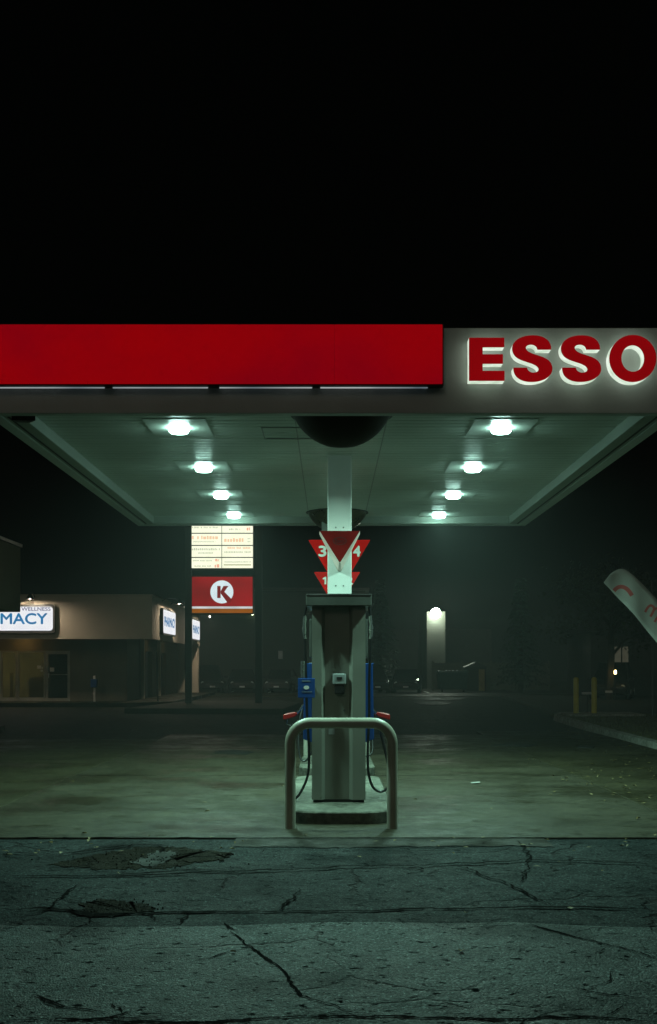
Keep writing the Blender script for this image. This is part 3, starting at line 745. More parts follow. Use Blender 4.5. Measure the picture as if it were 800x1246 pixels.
PX = .093
def dispenser(dy, label, zoff=0.0):
    t = thing('fuel_dispenser', label, 'fuel pump', (PX, 12.44 + dy, .125), 'fuel pumps')
    y0, y1 = 12.44 + dy, 13.50 + dy
    zb, zh = .126, 2.25
    # body: end faces have a shallow trapezoid recess
    def prof():
        o = [(-.29, y0), (-.185, y0), (-.15, y0 + .065), (.115, y0 + .065), (.15, y0), (.29, y0)]
        q = [(.29, y1), (.15, y1), (.115, y1 - .065), (-.15, y1 - .065), (-.185, y1), (-.29, y1)]
        return [(PX + a, b) for a, b in o + q]
    MB().prism(prof(), lambda u, v, d: (u, v, d), zb + .03, zh).build('body', M['pump'], t)
    MB().box(PX - .275, PX + .275, y0 + .07, y1 - .07, zb, zb + .032).build('plinth', M['black'], t)
    hd = MB().box(PX - .352, PX + .352, y0 - .085, y1 + .085, zh + .002, 2.378, .008).build('header', M['header'], t)
    e = MB(); e.box(PX - .354, PX + .354, y0 - .089, y0 - .0855, 2.366, 2.381); e.build('header_rim_light', M['steel'], hd)  # bright strip imitates the rim light along the header edge
    for sx in (-.16, .2):
        MB().lathe([(.03, 0), (.028, .012), (.012, .016)], (PX + sx, y0 + .25, 2.379), 14).build('header_cap', M['steel'], hd)
    MB().lathe([(.012, 0), (.011, .006)], (PX + .06, y0 + .059, 1.12), 14, 'y').build('lock', M['bolt'], t)
    MB().box(PX - .11, PX - .045, y0 + .0615, y0 + .0645, .86, .93).build('sticker', M['screen'], t)
    # payment intercom on the end face
    iv = MB().box(.028, .172, y0 - .005, y0 + .068, 1.405, 1.522, .01).build('intercom', M['screen'], t)
    MB().box(.07, .130, y0 - .009, y0 - .0055, 1.458, 1.486).build('display', M['black'], iv)
    MB().box(.048, .152, y0 + .0, y0 + .068, 1.30, 1.4035, .012).build('card_slot', M['black'], iv)
    for s in (-1, 1):
        xs = PX + s * .291
        sp = MB(); P = [(y0 + .25, .76), (y0 + .72, .76), (y0 + .72, 1.63), (y0 + .25, 1.63)]
        sp.prism([(xs, .76), (xs + s * .10, .80), (xs + s * .085, 1.60), (xs + s * .098, 1.635), (xs, 1.635)], lambda u, v, d: (u, d, v), y0 + .22, y0 + .80, .006)
        sp.build('side_panel', M['blue'], t)
        sc_ = MB().box(min(xs, xs + s * .03), max(xs, xs + s * .03), y0 + .25, y0 + .85, 1.70, 2.12, .008).build('price_display', M['header'], t)
        # hose with swivel, loop and nozzle
        hx = PX + s * (.356 if s < 0 else .335)
        yy = y0 + .16
        if s < 0:
            P = [(hx, yy, 2.25), (hx - .015, yy, 2.16), (hx - .02, yy, 2.05), (hx - .01, yy, 1.80), (hx, yy, 1.40), (hx + .01, yy, 1.05), (hx + .03, yy, .72), (hx + .02, yy, .42), (hx - .06, yy + .01, .22), (hx - .13, yy + .02, .155), (hx - .20, yy + .05, .22), (hx - .225, yy + .1, .5), (hx - .20, yy + .16, .80), (hx - .16, yy + .2, .96)]
            nz = Vector((hx - (.15 if dy == 0 else .02), yy + .2, .98))
        else:
            P = [(hx, yy, 2.25), (hx + .012, yy, 2.15), (hx + .02, yy, 2.02), (hx + .01, yy, 1.75), (hx, yy, 1.40), (hx, yy, 1.05), (hx - .015, yy, .72), (hx - .01, yy, .45), (hx + .04, yy + .01, .28), (hx + .13, yy + .02, .225), (hx + .21, yy + .05, .28), (hx + .225, yy + .1, .42), (hx + .19, yy + .15, .62), (hx + .14, yy + .18, .84), (hx + .12, yy + .2, .96)]
            nz = Vector((hx + .13, yy + .2, .98))
        ho = MB().tube(catmull(P, 7), .0145, 10).build('hose', M['hose'], t, True)
        MB().tube([(P[1][0], yy, 2.17), (P[1][0], yy, 2.12), (P[2][0], yy, 2.06), (P[2][0], yy, 2.0), (P[2][0], yy, 1.95), (P[3][0] - s * .0, yy, 1.90)], [.012, .019, .017, .024, .016, .017], 12).build('swivel', M['steel'], ho, True)
        nb = MB()
        nb.prism([(-.12, -.04), (.03, .0), (.06, .035), (.03, .06), (-.06, .045), (-.12, .03)], lambda u, v, d: (nz.x - s * u * .9, nz.y + d, nz.z + .06 + v * .9), -.025, .025, .01)
        no = nb.build('nozzle', M['nozzle_red'], t)
        MB().tube([(nz.x + s * .06, nz.y, nz.z + .05), (nz.x + s * .075, nz.y, nz.z - .02), (nz.x + s * .02, nz.y, nz.z - .04), (nz.x - s * .03, nz.y, nz.z + .0)], .006, 8).build('trigger_guard', M['steel'], no)
        MB().tube([(nz.x - s * .04, nz.y, nz.z + .09), (nz.x - s * .09, nz.y, nz.z + .15), (nz.x - s * .115, nz.y, nz.z + .19)], .011, 8).build('spout', M['steel'], no)
    # blue placard hanging at the left corner
    yp = y0 - .04
    pl = MB().box(-.347, -.165, yp, yp + .012, 1.262, 1.472, .004).build('placard', M['blue'], t)
    pl['label'] = 'small blue notice with pale oval emblem'
    lg = MB().lathe([(.030, 0), (.030, .003)], (-.256, yp - .0035, 1.372), 24, 'y')
    for v in lg.bm.verts: v.co.z = 1.372 + (v.co.z - 1.372) * .72
    lg.build('emblem', M['white_paint'], pl)
    rr = random.Random(5)
    for z, xa, xb, hh in ((1.437, -.305, -.215, .012), (1.322, -.305, -.205, .008)):
        tx = MB(); x = xa
        while x < xb:
            ww = rr.uniform(.005, .012); tx.box(x, x + ww, yp - .003, yp - .0005, z, z + hh * rr.uniform(.7, 1)); x += ww + .004
        tx.build('print_line', M['screen'], pl)
    MB().box(-.20, -.17, yp + .013, y0 + .05, 1.35, 1.39).build('bracket', M['steel'], pl)
    MB().tube([(-.30, y0 + .1, 1.48), (-.30, y0 + .1, 1.66)], .022, 12).build('holder', M['steel'], t)
    return t
dispenser(0, 'tall grey fuel pump seen end on with hoses and blue side panels')
dispenser(4.95, 'second fuel pump hidden behind the front one on the rear island')

def guard(y, label):
    x0, x1, zt, r = -.394, .613, 1.04, .20
    P = [(x0, y, -.01), (x0, y, .4), (x0, y, zt - r)]
    P += [(x0 + r - r * math.cos(R(a)), y, zt - r + r * math.sin(R(a))) for a in range(10, 90, 10)]
    P += [(x0 + r, y, zt), ((x0 + x1) / 2, y, zt), (x1 - r, y, zt)]
    P += [(x1 - r + r * math.sin(R(a)), y, zt - r + r * math.cos(R(a))) for a in range(10, 90, 10)]
    P += [(x1, y, zt - r), (x1, y, .4), (x1, y, -.01)]
    m = MB().tube(P, .053, 20)
    return tag(m.build('pump_guard', M['guard'], None, True), label, 'guard rail', 'steel guard rails')
guard(11.36, 'grey painted steel hoop guard in front of the front pump')
guard(19.3, 'steel hoop guard behind the rear pump island')

# ================================================================== SHOP BUILDING WITH LIT SIGN (left)
sb = thing('shop_building', 'low cream fronted shop building with lit signs and storefront windows', 'shop', (-12, 48.7, 0))
WY = 48.7; FX = -7.39; FY = 47.7; ZB, ZTT = 2.895, 4.53
MB().box(-24, FX, FY, 65, ZB, ZTT, .02).build('fascia', M['wall_cream'], sb)
cp = MB(); cp.box(-24.03, FX + .03, FY - .03, 65.03, ZTT + .002, ZTT + .06, .01); cp.box(-24, FX + .025, FY - .022, FY - .003, ZB - .16, ZB + .03); cp.box(FX + .003, FX + .022, FY - .002, 65, ZB - .16, ZB + .03); cp.build('coping', M['wall_cream'], sb)
wl = MB()
wl.box(-11.02, -8.6, WY, WY + .3, .13, ZB - .004)            # brick bay right of the door
wl.box(-24, -11.02, WY, WY + .28, 2.27, ZB - .004)            # over the windows
wl.box(-8.9, -8.602, WY + .302, 53.6, .13, ZB - .004); wl.box(-8.9, -8.602, 55.6, 58.4, .13, ZB - .004); wl.box(-8.9, -8.602, 60.2, 65, .13, ZB - .004)
wl.box(-8.9, -8.602, 53.602, 55.598, 2.3, ZB - .006); wl.box(-8.9, -8.602, 58.402, 60.198, 2.3, ZB - .006)
wl.build('wall', M['wall_brown'], sb)
MB().box(-8.58, FX - .02, 64.7, 65, .13, ZB - .005).build('end_wall', M['wall_cream'], sb)
for y in (52.0, 57.0):
    MB().box(-8.58, -8.42, y, y + .2, .13, ZB - .005).build('pilaster', M['wall_cream'], sb)
for y0, y1 in ((53.6, 55.6), (58.4, 60.2)):
    d = MB(); d.box(-8.86, -8.8, y0 + .01, y1 - .01, .13, 2.29); d.build('side_door', M['trim'], sb)
# storefront
def window(x0, x1):
    fr = MB()
    for a in ((x0, x0 + .07, .2, 2.26), (x1 - .07, x1, .2, 2.26)):
        fr.box(a[0], a[1], WY + .02, WY + .10, a[2], a[3])
    fr.box(x0 + .071, x1 - .071, WY + .02, WY + .10, 2.19, 2.26); fr.box(x0 + .071, x1 - .071, WY + .02, WY + .10, .2, .28)
    o = fr.build('window', M['alu'], sb)
    MB().box(x0 + .071, x1 - .071, WY + .055, WY + .065, .281, 2.189).build('pane', M['glass'], o)
    return o
wins = [window(a, b) for a, b in ((-18.6, -17.1), (-17.08, -15.6), (-15.58, -13.98), (-13.96, -13.27))]
wins.append(window(-13.25, -12.07))
nt_ = MB(); nt_.box(-12.42, -12.26, WY + .045, WY + .05, 1.50, 1.64); nt_.box(-12.24, -12.18, WY + .045, WY + .05, 1.5, 1.58); nt_.box(-12.28, -12.18, WY + .045, WY + .05, 1.38, 1.46)
nt_.build('notice', M['plate'], wins[-1])
sl = MB(); sl.box(-24, -11.02, WY + .0, WY + .2, .13, .198); sl.build('sill', M['alu'], sb)
dr = MB()
for a in ((-12.05, -11.95, .14, 2.26), (-11.13, -11.03, .14, 2.26)):
    dr.box(a[0], a[1], WY + .02, WY + .10, a[2], a[3])
dr.box(-11.949, -11.131, WY + .02, WY + .10, 2.12, 2.26); dr.box(-11.949, -11.131, WY + .02, WY + .10, .14, .26); dr.box(-11.949, -11.131, WY + .015, WY + .05, 1.24, 1.27)
do = dr.build('door', M['alu'], sb)
MB().box(-11.948, -11.132, WY + .055, WY + .065, .261, 2.119).build('pane', M['glass'], do)
MB().box(-11.88, -11.70, WY + .045, WY + .05, 1.38, 1.55).build('notice', M['plate'], do)
MB().box(-11.935, -11.90, WY - .04, WY - .02, 1.05, 1.35).build('handle', M['steel'], do)
inn = MB()
inn.box(-23.9, -8.95, 53.0, 53.1, .13, 2.88); inn.box(-23.9, -8.95, WY + .35, 53.0, .10, .128)
inn.box(-13.1, -12.2, 50.0, 50.4, .13, 1.15); inn.box(-17.0, -14.2, 51.0, 51.5, .13, 1.3)
inn.box(-12.06, -11.92, WY + .3, 53, .13, 2.8)
inn.build('interior', M['interior'], sb)
MB().box(-15.5, -13.2, 50.2, 50.4, 2.80, 2.84).build('interior_light', M['int_lamp'], sb)
for x in (-15.0, -12.9):
    MB().lathe([(.10, 0), (.10, .02), (.08, .03)], (x, 48.2, ZB - .032), 16).build('soffit_light', M['soffit_bulb'], sb)
M['side_bulb'] = emit('weak_amber_bulb', (1.0, 0.66, 0.22), 8.0)
for y in (53.8, 59.2):
    MB().lathe([(.10, 0), (.10, .02), (.08, .03)], (-8.05, y, ZB - .032), 16).build('soffit_light', M['side_bulb'], sb)

def gooseneck(base, out, label, shade_mat=None):
    """base on the wall, out = horizontal unit vector away from it"""
    b = Vector(base); o = Vector(out)
    t = thing('gooseneck_lamp', label, 'sign lamp', b, 'gooseneck lamps over the shop signs')
    P = [b, b + o * .2 + Vector((0, 0, .12)), b + o * .55 + Vector((0, 0, .12)), b + o * .75 + Vector((0, 0, -.02))]
    MB().tube(catmull([tuple(p) for p in P], 5), .022, 8).build('arm', M['black'], t, True)
    c = P[-1]
    MB().lathe([(.05, .10), (.09, .04), (.17, -.10), (.16, -.10), (.08, .03), (.04, .09)], c, 18).build('shade', M['black'], t, True)
    MB().lathe([(.02, .02), (.05, -.03), (.06, -.07), (.02, -.10)], c, 12).build('bulb', M['bulb'], t, True)
gooseneck((-12.26, FY - .002, 4.47), (0, -1, 0), 'black gooseneck lamp above the word on the front shop sign')
gooseneck((-15.0, FY - .002, 4.47), (0, -1, 0), 'black gooseneck lamp farther left above the front shop sign')
gooseneck((FX + .002, 50.6, 4.47), (1, 0, 0), 'gooseneck lamp above the near end of the first side sign')
gooseneck((FX + .002, 53.2, 4.47), (1, 0, 0), 'gooseneck lamp above the far end of the first side sign')
gooseneck((FX + .002, 60.9, 4.47), (1, 0, 0), 'gooseneck lamp above the near end of the second side sign')
gooseneck((FX + .002, 63.4, 4.47), (1, 0, 0), 'gooseneck lamp above the far end of the second side sign')

# front sign
S0 = 48.7 - 1.14   # y of the lit face
sx = lambda px: (px - CX) * S0 / F
sz = lambda py: CAMZ + (CY - py) * S0 / F
t = thing('shop_sign', 'white rounded light box sign with blue capital lettering on the shop front', 'sign', (sx(0), FY, sz(755)))
P = round_rect(sx(-74), sx(66.8), sz(770.5), sz(735.5), .16)
MB().prism(P, lambda u, v, d: (u, d, v), S0 + .01, FY - .003).build('case', M['trim'], t)
P = round_rect(sx(-71), sx(64.3), sz(767.5), sz(738.2), .13)
MB().prism(P, lambda u, v, d: (u, d, v), S0 - .006, S0 + .008).build('face', M['sign_white'], t)
me, bb = text_mesh('MACY', .004); wM = bb[1] - bb[0]; bpy.data.meshes.remove(me)
me, bb = text_mesh('PHARMACY', .004); wP = bb[1] - bb[0]; bpy.data.meshes.remove(me)
full = (sx(57.5) - sx(1)) * wP / wM
m = MB(); put_text(m, 'PHARMACY', (sx(57.5) - full, S0 - .010, sz(759.3)), (1, 0, 0), (0, 0, 1), full, sz(746.5) - sz(759.3), .035); m.build('lettering', M['sign_blue'], t)
m = MB(); put_text(m, '& WELLNESS', (sx(19.5), S0 - .010, sz(743.3)), (1, 0, 0), (0, 0, 1), sx(61.5) - sx(19.5), sz(738.9) - sz(743.3), .02); m.build('small_lettering', M['sign_navy'], t)
# side signs
for k, (y0, y1) in enumerate(((49.9, 53.9), (60.4, 63.9))):
    t = thing('shop_sign', ('white rounded side sign with blue lettering nearest the building corner', 'second white side sign with blue lettering at the far end of the shop')[k], 'sign', (FX, (y0 + y1) / 2, 3.6), 'signs on the side of the shop')
    MB().prism(round_rect(y0, y1, 2.98, 4.16, .16), lambda u, v, d: (d, u, v), FX + .003, FX + .14).build('case', M['trim'], t)
    MB().prism(round_rect(y0 + .08, y1 - .08, 3.06, 4.08, .13), lambda u, v, d: (d, u, v), FX + .141, FX + .155).build('face', M['sign_white'], t)
    m = MB(); put_text(m, 'PHARMACY', (FX + .158, y0 + .3, 3.38), (0, 1, 0), (0, 0, 1), y1 - y0 - .6, .40, .06); m.build('lettering', M['sign_blue'], t)

# near wing of the shops at far left
M['wing'] = surf('pale_render', (0.75, 0.70, 0.52), 0.8, 0, 0.12, 0.6, 20, 0.004)
nw = thing('shop_wing', 'dark near shop wing whose overhang cuts across the lit sign', 'shop', (-10, 24, 0))
MB().box(-14.5, -7.70, 19.0, 28.6, 2.95, 4.55, .02).build('fascia', M['wing'], nw)
MB().box(-14.53, -7.66, 18.97, 28.64, 4.552, 4.64, .01).build('coping', M['white_paint'], nw)
MB().box(-14.5, -9.6, 19.2, 28.3, .0, 2.946).build('wall', M['wall_brown'], nw)

# posts in front of the shop
t = thing('marker_post', 'pale post with a small blue box in front of the shop wall', 'post', (-9.83, 47.9, .13))
MB().box(-9.86, -9.78, 47.9, 47.98, .13, 1.22, .01).build('post', M['white_paint'], t)
MB().box(-9.97, -9.70, 47.82, 48.02, .72, 1.07, .03).build('box', M['blue'], t)
tag(MB().tube([(-7.25, 48.4, .1), (-7.3, 48.4, 2.2)], .035, 8).build('sign_pole', M['post']), 'thin dark pole leaning at the corner of the shop walkway', 'pole')

# ================================================================== TALL SIGN
YS = 45.7
ps = thing('pylon_sign', 'tall sign on two dark posts with white tenant board over a red panel', 'pylon sign', (-4.25, YS, .1))
q = lambda px, py, y=YS: at(px, py, y)
for a, b in ((225, 233), (310.5, 319)):
    MB().box(q(a, 0).x, q(b, 0).x, YS, YS + .28, .1, 7.45, .02).build('post', M['post'], ps)
xa, xb = q(232.6, 0).x + .03, q(308, 0).x
cb = MB(); cb.box(xa - .03, xb + .03, YS - .02, YS + .30, q(0, 693.2).z, 7.47, .01)
tb = cb.build('tenant_board', M['post'], ps)
edges = [q(0, p).z for p in (692, 678.4, 663.8, 649.0, 634.2)]
xm = (xa + xb) / 2 - .02
rt = random.Random(12)
def glyphs(m, x0, x1, z, hgt, y):
    x = x0
    while x < x1:
        wd = hgt * rt.uniform(.35, .8)
        if rt.random() < .12: x += wd; continue
        m.box(x, min(x + wd, x1), y, y + .004, z, z + hgt * rt.uniform(.75, 1.0)); x += wd + hgt * .22
for r_ in range(4):
    for c_ in range(2):
        x0, x1 = (xa, xm - .012) if c_ == 0 else (xm + .012, xb)
        z0, z1 = edges[r_] + .02, edges[r_ + 1] - .02
        pn = MB().box(x0, x1, YS - .034, YS - .0205, z0, z1).build('tenant_panel', M['tenant'], tb)
y_ = YS - .0395
def tp(zx0, zx1, zy, h, mt):     # zoomed coords: 0.125 px, origin 225, 630
    m = MB(); glyphs(m, q(225 + zx0 * .125, 0).x, q(225 + zx1 * .125, 0).x, q(0, 630 + zy * .125).z, h, y_); m.build('tenant_lettering', M[mt], tb)
tp(70, 325, 104, .07, 't_grey'); tp(430, 540, 122, .08, 't_grey'); tp(604, 636, 124, .12, 't_red')
tp(70, 330, 210, .14, 't_orange'); tp(80, 300, 240, .05, 't_grey'); tp(384, 575, 236, .15, 't_orange'); tp(612, 640, 210, .05, 't_grey'); tp(612, 640, 240, .06, 't_grey')
tp(70, 345, 318, .09, 't_grey'); tp(130, 275, 352, .07, 't_grey'); tp(385, 640, 304, .08, 't_orange'); tp(385, 645, 344, .08, 't_grey')
tp(80, 265, 425, .06, 't_grey'); tp(92, 258, 478, .06, 't_grey'); tp(298, 330, 425, .10, 't_red'); tp(292, 336, 485, .14, 't_red'); tp(388, 645, 438, .06, 't_grey')
MB().box(q(225 + 380 * .125, 0).x, q(225 + 645 * .125, 0).x, y_, y_ + .004, q(0, 630 + 464 * .125).z, q(0, 630 + 456 * .125).z).build('tenant_lettering', M['t_brown'], tb)
kx0, kx1 = q(233.3, 0).x + .02, q(307.6, 0).x
kb_ = MB().box(kx0 - .03, kx1 + .03, YS - .02, YS + .30, q(0, 747.5).z, q(0, 700.6).z, .01).build('red_board', M['post'], ps)
MB().box(kx0, kx1, YS - .034, YS - .0205, q(0, 738.0).z + .01, q(0, 702).z).build('red_panel', M['k_red'], kb_)
MB().box(kx0, kx1, YS - .034, YS - .0205, q(0, 740.7).z, q(0, 738.0).z).build('white_stripe', M['k_stripe'], kb_)
MB().box(kx0, kx1, YS - .034, YS - .0205, q(0, 746).z, q(0, 740.7).z - .008).build('orange_stripe', M['k_orange'], kb_)
kc = q(225 + 362 * .125, 630 + 723 * .125); kr = 112 * .125 * YS / F
MB().lathe([(kr, 0), (kr, .006)], (kc.x, YS - .042, kc.z), 48, 'y').build('white_disc', M['k_white'], kb_)
kk = MB(); zk = lambda u, v, d: (q(225 + u * .125, 0).x, d, q(0, 630 + v * .125).z)
kk.prism([(317, 665), (350, 665), (350, 783), (317, 783)], zk, YS - .048, YS - .043)
kk.prism([(351, 716), (378, 665), (427, 665), (386, 722), (459, 800), (452, 812), (437, 822), (415, 836)][:4] + [(461, 798), (446, 824), (419, 832), (351, 738)], zk, YS - .048, YS - .043)
kk.build('letter', M['k_letter'], kb_)

# ================================================================== FAR BUILDING, WALL LAMPS
fb = thing('siding_building', 'long dim building with horizontal siding at the back of the lot', 'building', (0, 85, 0))
def siding(x0, x1, y, z0, z1, pitch=.32):
    m = MB(); z = z0
    while z < z1 - .01:
        z2 = min(z + pitch, z1)
        m.face([(x0, y - .035, z), (x1, y - .035, z), (x1, y, z2), (x0, y, z2)])
        m.face([(x0, y - .035, z), (x0, y, z), (x1, y, z), (x1, y - .035, z)])
        z = z2
    return m
siding(-10.2, 2.6, 85, -.05, 7.2).build('siding_wall', M['siding'], fb, recalc=False)
b = MB(); b.box(-10.2, 2.6, 85.02, 94, -.05, 7.2); b.build('wall', M['siding'], fb); b = MB(); b.box(2.602, 13, 92.5, 99, -.05, 4.6); b.build('rear_wing', M['trim'], fb)
MB().box(-10.5, 2.9, 84.7, 94.3, 7.202, 7.4).build('roof', M['trim'], fb)
bx0, bx1 = at(519.8, 0, 84.2).x, at(542.2, 0, 84.2).x
siding(bx0, bx1, 84.2, -.05, 5.62, .19).build('siding_bay', M['siding'], fb, recalc=False)
b = MB(); b.box(bx0, bx1, 84.22, 92.4, -.05, 5.62); b.build('bay', M['siding'], fb)
for i, (px, py, y, r, mt, lb_) in enumerate(((530.5, 746, 83.55, .36, 'wall_lamp', 'very bright wall lamp on the narrow siding bay at right of the pump'), (307.5, 747, 84.6, .10, 'wall_lamp_dim', 'dim wall lamp on the far siding near the right sign post'))):
    p = at(px, py, y)
    t = thing('wall_lamp', lb_, 'wall lamp', p, 'wall lamps on the far building')
    MB().lathe([(max(.01, r * math.sin(R(a_))), -r * math.cos(R(a_))) for a_ in range(0, 181, 12)], p, 24).build('globe', M[mt], t, True)
    MB().lathe([(r * .3, r * .96), (r * .28, r * 1.08), (r * .1, r * 1.12)], p, 16).build('cap', M['trim'], t)
    MB().box(p.x - .04, p.x + .04, p.y + .03, y + .5 if i == 0 else y + .37, p.z + r * .92, p.z + r * .92 + .06).build('bracket', M['trim'], t)
p = at(341.5, 797, 84.9)
MB().box(p.x - .16, p.x + .16, 84.86, 84.94, p.z - .3, p.z + .3).build('utility_box', M['plate'], fb)

# ================================================================== PARKED CARS
def car(paint, suv=False):
    t = thing('parked_car', '', 'car', (0, 0, 0), 'cars parked at the back of the lot')
    w = .90; hr = 1.72 if suv else 1.44
    # lower body lofted along its length: y, half width, sill z, shoulder z, top z, top half width
    st_ = [(-2.25, .62, .34, .50, .60, .52), (-2.12, .80, .26, .60, .70, .66), (-1.7, .88, .22, .68, .80, .74), (-.95, w, .22, .76, .92, .80), (-.2, w, .22, .80, .95, .82), (.9, w, .22, .82, .97, .82), (1.7, .89, .24, .82, .98, .78), (2.1, .82, .30, .80, .95, .70), (2.22, .70, .38, .72, .82, .60)]
    m = MB(); rings = []
    for y, hw, z0, zs, zt, tw in st_:
        pts = [(-hw * .92, z0), (-hw, z0 + .12), (-hw, zs), (-tw, zt), (0, zt + .03), (tw, zt), (hw, zs), (hw, z0 + .12), (hw * .92, z0)]
        rings.append([m.bm.verts.new((a, y, b)) for a, b in pts])
    for A, B in zip(rings, rings[1:]):
        for k in range(9):
            m.bm.faces.new([A[k], A[(k + 1) % 9], B[(k + 1) % 9], B[k]])
    m.bm.faces.new(rings[0]); m.bm.faces.new(rings[-1][::-1])
    # roof and pillars
    yb = 1.9 if suv else 1.35
    lo = [(-.78, -.85, .93), (.78, -.85, .93), (.78, yb + .25, .96), (-.78, yb + .25, .96)]
    hi = [(-.60, -.15, hr), (.60, -.15, hr), (.60, yb - .35, hr), (-.60, yb - .35, hr)]
    m.prism([(-.62, -.2), (.62, -.2), (.62, yb - .3), (-.62, yb - .3)], lambda u, v, d: (u * (1 - (d - hr) * .8), v, d), hr - .03, hr + .03, .02)
    for k in range(4):
        m.tube([lo[k], hi[k]], [.06, .045], 6)
    body = m.build('body', paint, t, True)
    def quad(name, a, b, c, d):
        g = MB(); g.face([a, b, c, d]); r = bmesh.ops.extrude_face_region(g.bm, geom=g.bm.faces[:])
        n = (Vector(b) - Vector(a)).cross(Vector(d) - Vector(a)).normalized() * .01
        for v in [x for x in r['geom'] if isinstance(x, bmesh.types.BMVert)]: v.co += n
        g.build(name, M['car_glass'], t)
    sh = lambda p, k=.985: (p[0] * k, p[1], p[2])
    quad('windscreen', lo[0], lo[1], hi[1], hi[0]); quad('rear_window', lo[2], lo[3], hi[3], hi[2])
    quad('side_window', sh(lo[1]), sh(lo[2]), sh(hi[2]), sh(hi[1])); quad('side_window', sh(lo[3]), sh(lo[0]), sh(hi[0]), sh(hi[3]))
    for sx_ in (-1, 1):
        for y in (-1.4, 1.35):
            wh = MB().lathe([(.20, -.11), (.31, -.105), (.33, -.06), (.33, .06), (.31, .105), (.20, .11)], (sx_ * .80, y, .33), 20, 'x').build('wheel', M['tyre'], t, True)
            MB().lathe([(.19, -.112), (.19, .112)], (sx_ * .805, y, .33), 14, 'x').build('rim', M['rim'], wh)
        MB().lathe([(.04, -.03), (.10, -.02), (.11, .03), (.05, .08)], (sx_ * .60, -2.14, .62), 14, 'y').build('headlight', M['headlight'], t, True)
        MB().box(sx_ * .98 - .08, sx_ * .98 + .08, -.78, -.70, .93, 1.05, .03).build('mirror', paint, t)
    MB().box(-.40, .40, -2.275, -2.20, .50, .60, .01).build('grille', M['black'], t)
    MB().box(-.16, .16, -2.30, -2.276, .36, .46).build('number_plate', M['plate'], t)
    return t
car_s = car(M['car_a']); car_g = car(M['car_b']); car_v = car(M['car_a'], True)
spots = [(car_s, 295, 72.6, 'dark saloon car parked between the two posts of the tall sign', R(4)),
         (car_v, 254, 73.0, 'dark car parked at the end of the shop building', R(12)),
         (car_g, 343, 72.4, 'dark grey car parked right of the tall sign', R(-6)),
         (car_v, 452, 71.6, 'dark car half hidden behind the pump on its right', R(8)),
         (car_s, 495, 71.8, 'dark car parked alone right of the pump near the lit wall', R(-5))]
used = set()
for src, px, y, lab, rz in spots:
    c = src if src.name not in used else copy_tree(src)
    used.add(src.name)
    c.location = ((px - CX) * y / F, y, -.05); c.rotation_euler = (0, 0, rz); c['label'] = lab

# bin, fence and small lit doorway behind the lot
p = at(551, 838, 74.5)
t = thing('waste_bin', 'dark teal waste container standing below the bright wall lamp', 'dumpster', (p.x, 74.5, -.05))
MB().prism([(-.88, .12), (.88, .12), (.95, 1.2), (-.95, 1.2)], lambda u, v, d: (p.x + u, d, v), 74, 75.4, .02).build('body', M['teal_bin'], t)
MB().box(p.x - .97, p.x + .97, 73.95, 75.45, 1.203, 1.30, .02).build('lid', M['teal_bin'], t)
pp = MB()
for dx in (-.5, -.28, -.05, .2): pp.box(p.x + dx, p.x + dx + .11, 74.1, 74.3, 1.303, 1.36, .01)
pp.build('lid_clip', M['plate'], t)
for s in (-.7, .7):
    MB().lathe([(.09, -.04), (.09, .04)], (p.x + s, 74.3, .04), 12, 'x').build('castor', M['tyre'], t)
fn = thing('board_fence', 'low dim board fence behind the waste container', 'fence', (10.5, 79, -.05))
bd = MB()
for k in range(56):
    x = 7.0 + k * .145; bd.box(x, x + .13, 79, 79.03, .0, 1.85 + random.uniform(-.03, .03))
bd.build('boards', M['fence'], fn)
for k in range(5):
    MB().box(7.0 + k * 2.0, 7.12 + k * 2.0, 79.035, 79.15, -.05, 2.0).build('post', M['fence'], fn)
t = thing('garden_shed', 'small pale shed with a door coloured ochre as if lit seen right of the waste container', 'shed', (9.6, 77, -.05))
xs0, xs1 = at(568, 0, 77).x, at(592, 0, 77).x
MB().box(xs0, xs1, 77, 78.5, -.05, 1.55).build('wall', M['siding'], t)
MB().prism([(xs0 - .1, 1.552), (xs1 + .1, 1.552), ((xs0 + xs1) / 2, 1.9)], lambda u, v, d: (u, d, v), 76.9, 78.6).build('roof', M['trim'], t)
MB().box(at(583, 0, 77).x, at(590, 0, 77).x, 76.96, 76.998, -.04, 1.4).build('door', surf('door_lit_look', (.35, .25, .10), .7), t)  # ochre colour stands in for light in the doorway

# ================================================================== TREES
def spruce(x, y, h, label, seed):
    rnd = random.Random(seed)
    t = thing('spruce_tree', label, 'tree', (x, y, -.05), 'trees round the lot')
    MB().tube([(x, y, -.1), (x, y, h * .5), (x, y, h)], [.2, .12, .02], 8).build('trunk', M['bark'], t)
    m = MB(); z = .9
    while z < h:
        rr = (h - z) / h * h * .28 + .15
        for k in range(13):
            a = rnd.uniform(0, 6.28); L = rr * rnd.uniform(.6, 1.1); dz = -L * rnd.uniform(.15, .45)
            for s in range(9):
                u = (s + rnd.random()) / 9; px_, py_ = x + math.cos(a) * L * u, y + math.sin(a) * L * u
                pz = z + dz * u * u + rnd.uniform(-.06, .06); ww = .16 * (1.25 - u) + .05
                b_ = a + rnd.uniform(-1.1, 1.1); dx_, dy_ = math.cos(b_) * ww * 1.6, math.sin(b_) * ww * 1.6
                m.face([(px_, py_, pz), (px_ + dx_ * .6 - dy_ * .4, py_ + dy_ * .6 + dx_ * .4, pz - .03), (px_ + dx_, py_ + dy_, pz - rnd.uniform(.05, .2)), (px_ + dx_ * .6 + dy_ * .4, py_ + dy_ * .6 - dx_ * .4, pz - .04)])
        z += rnd.uniform(.22, .34)
    m.build('crown', M['needles'], t, recalc=False)
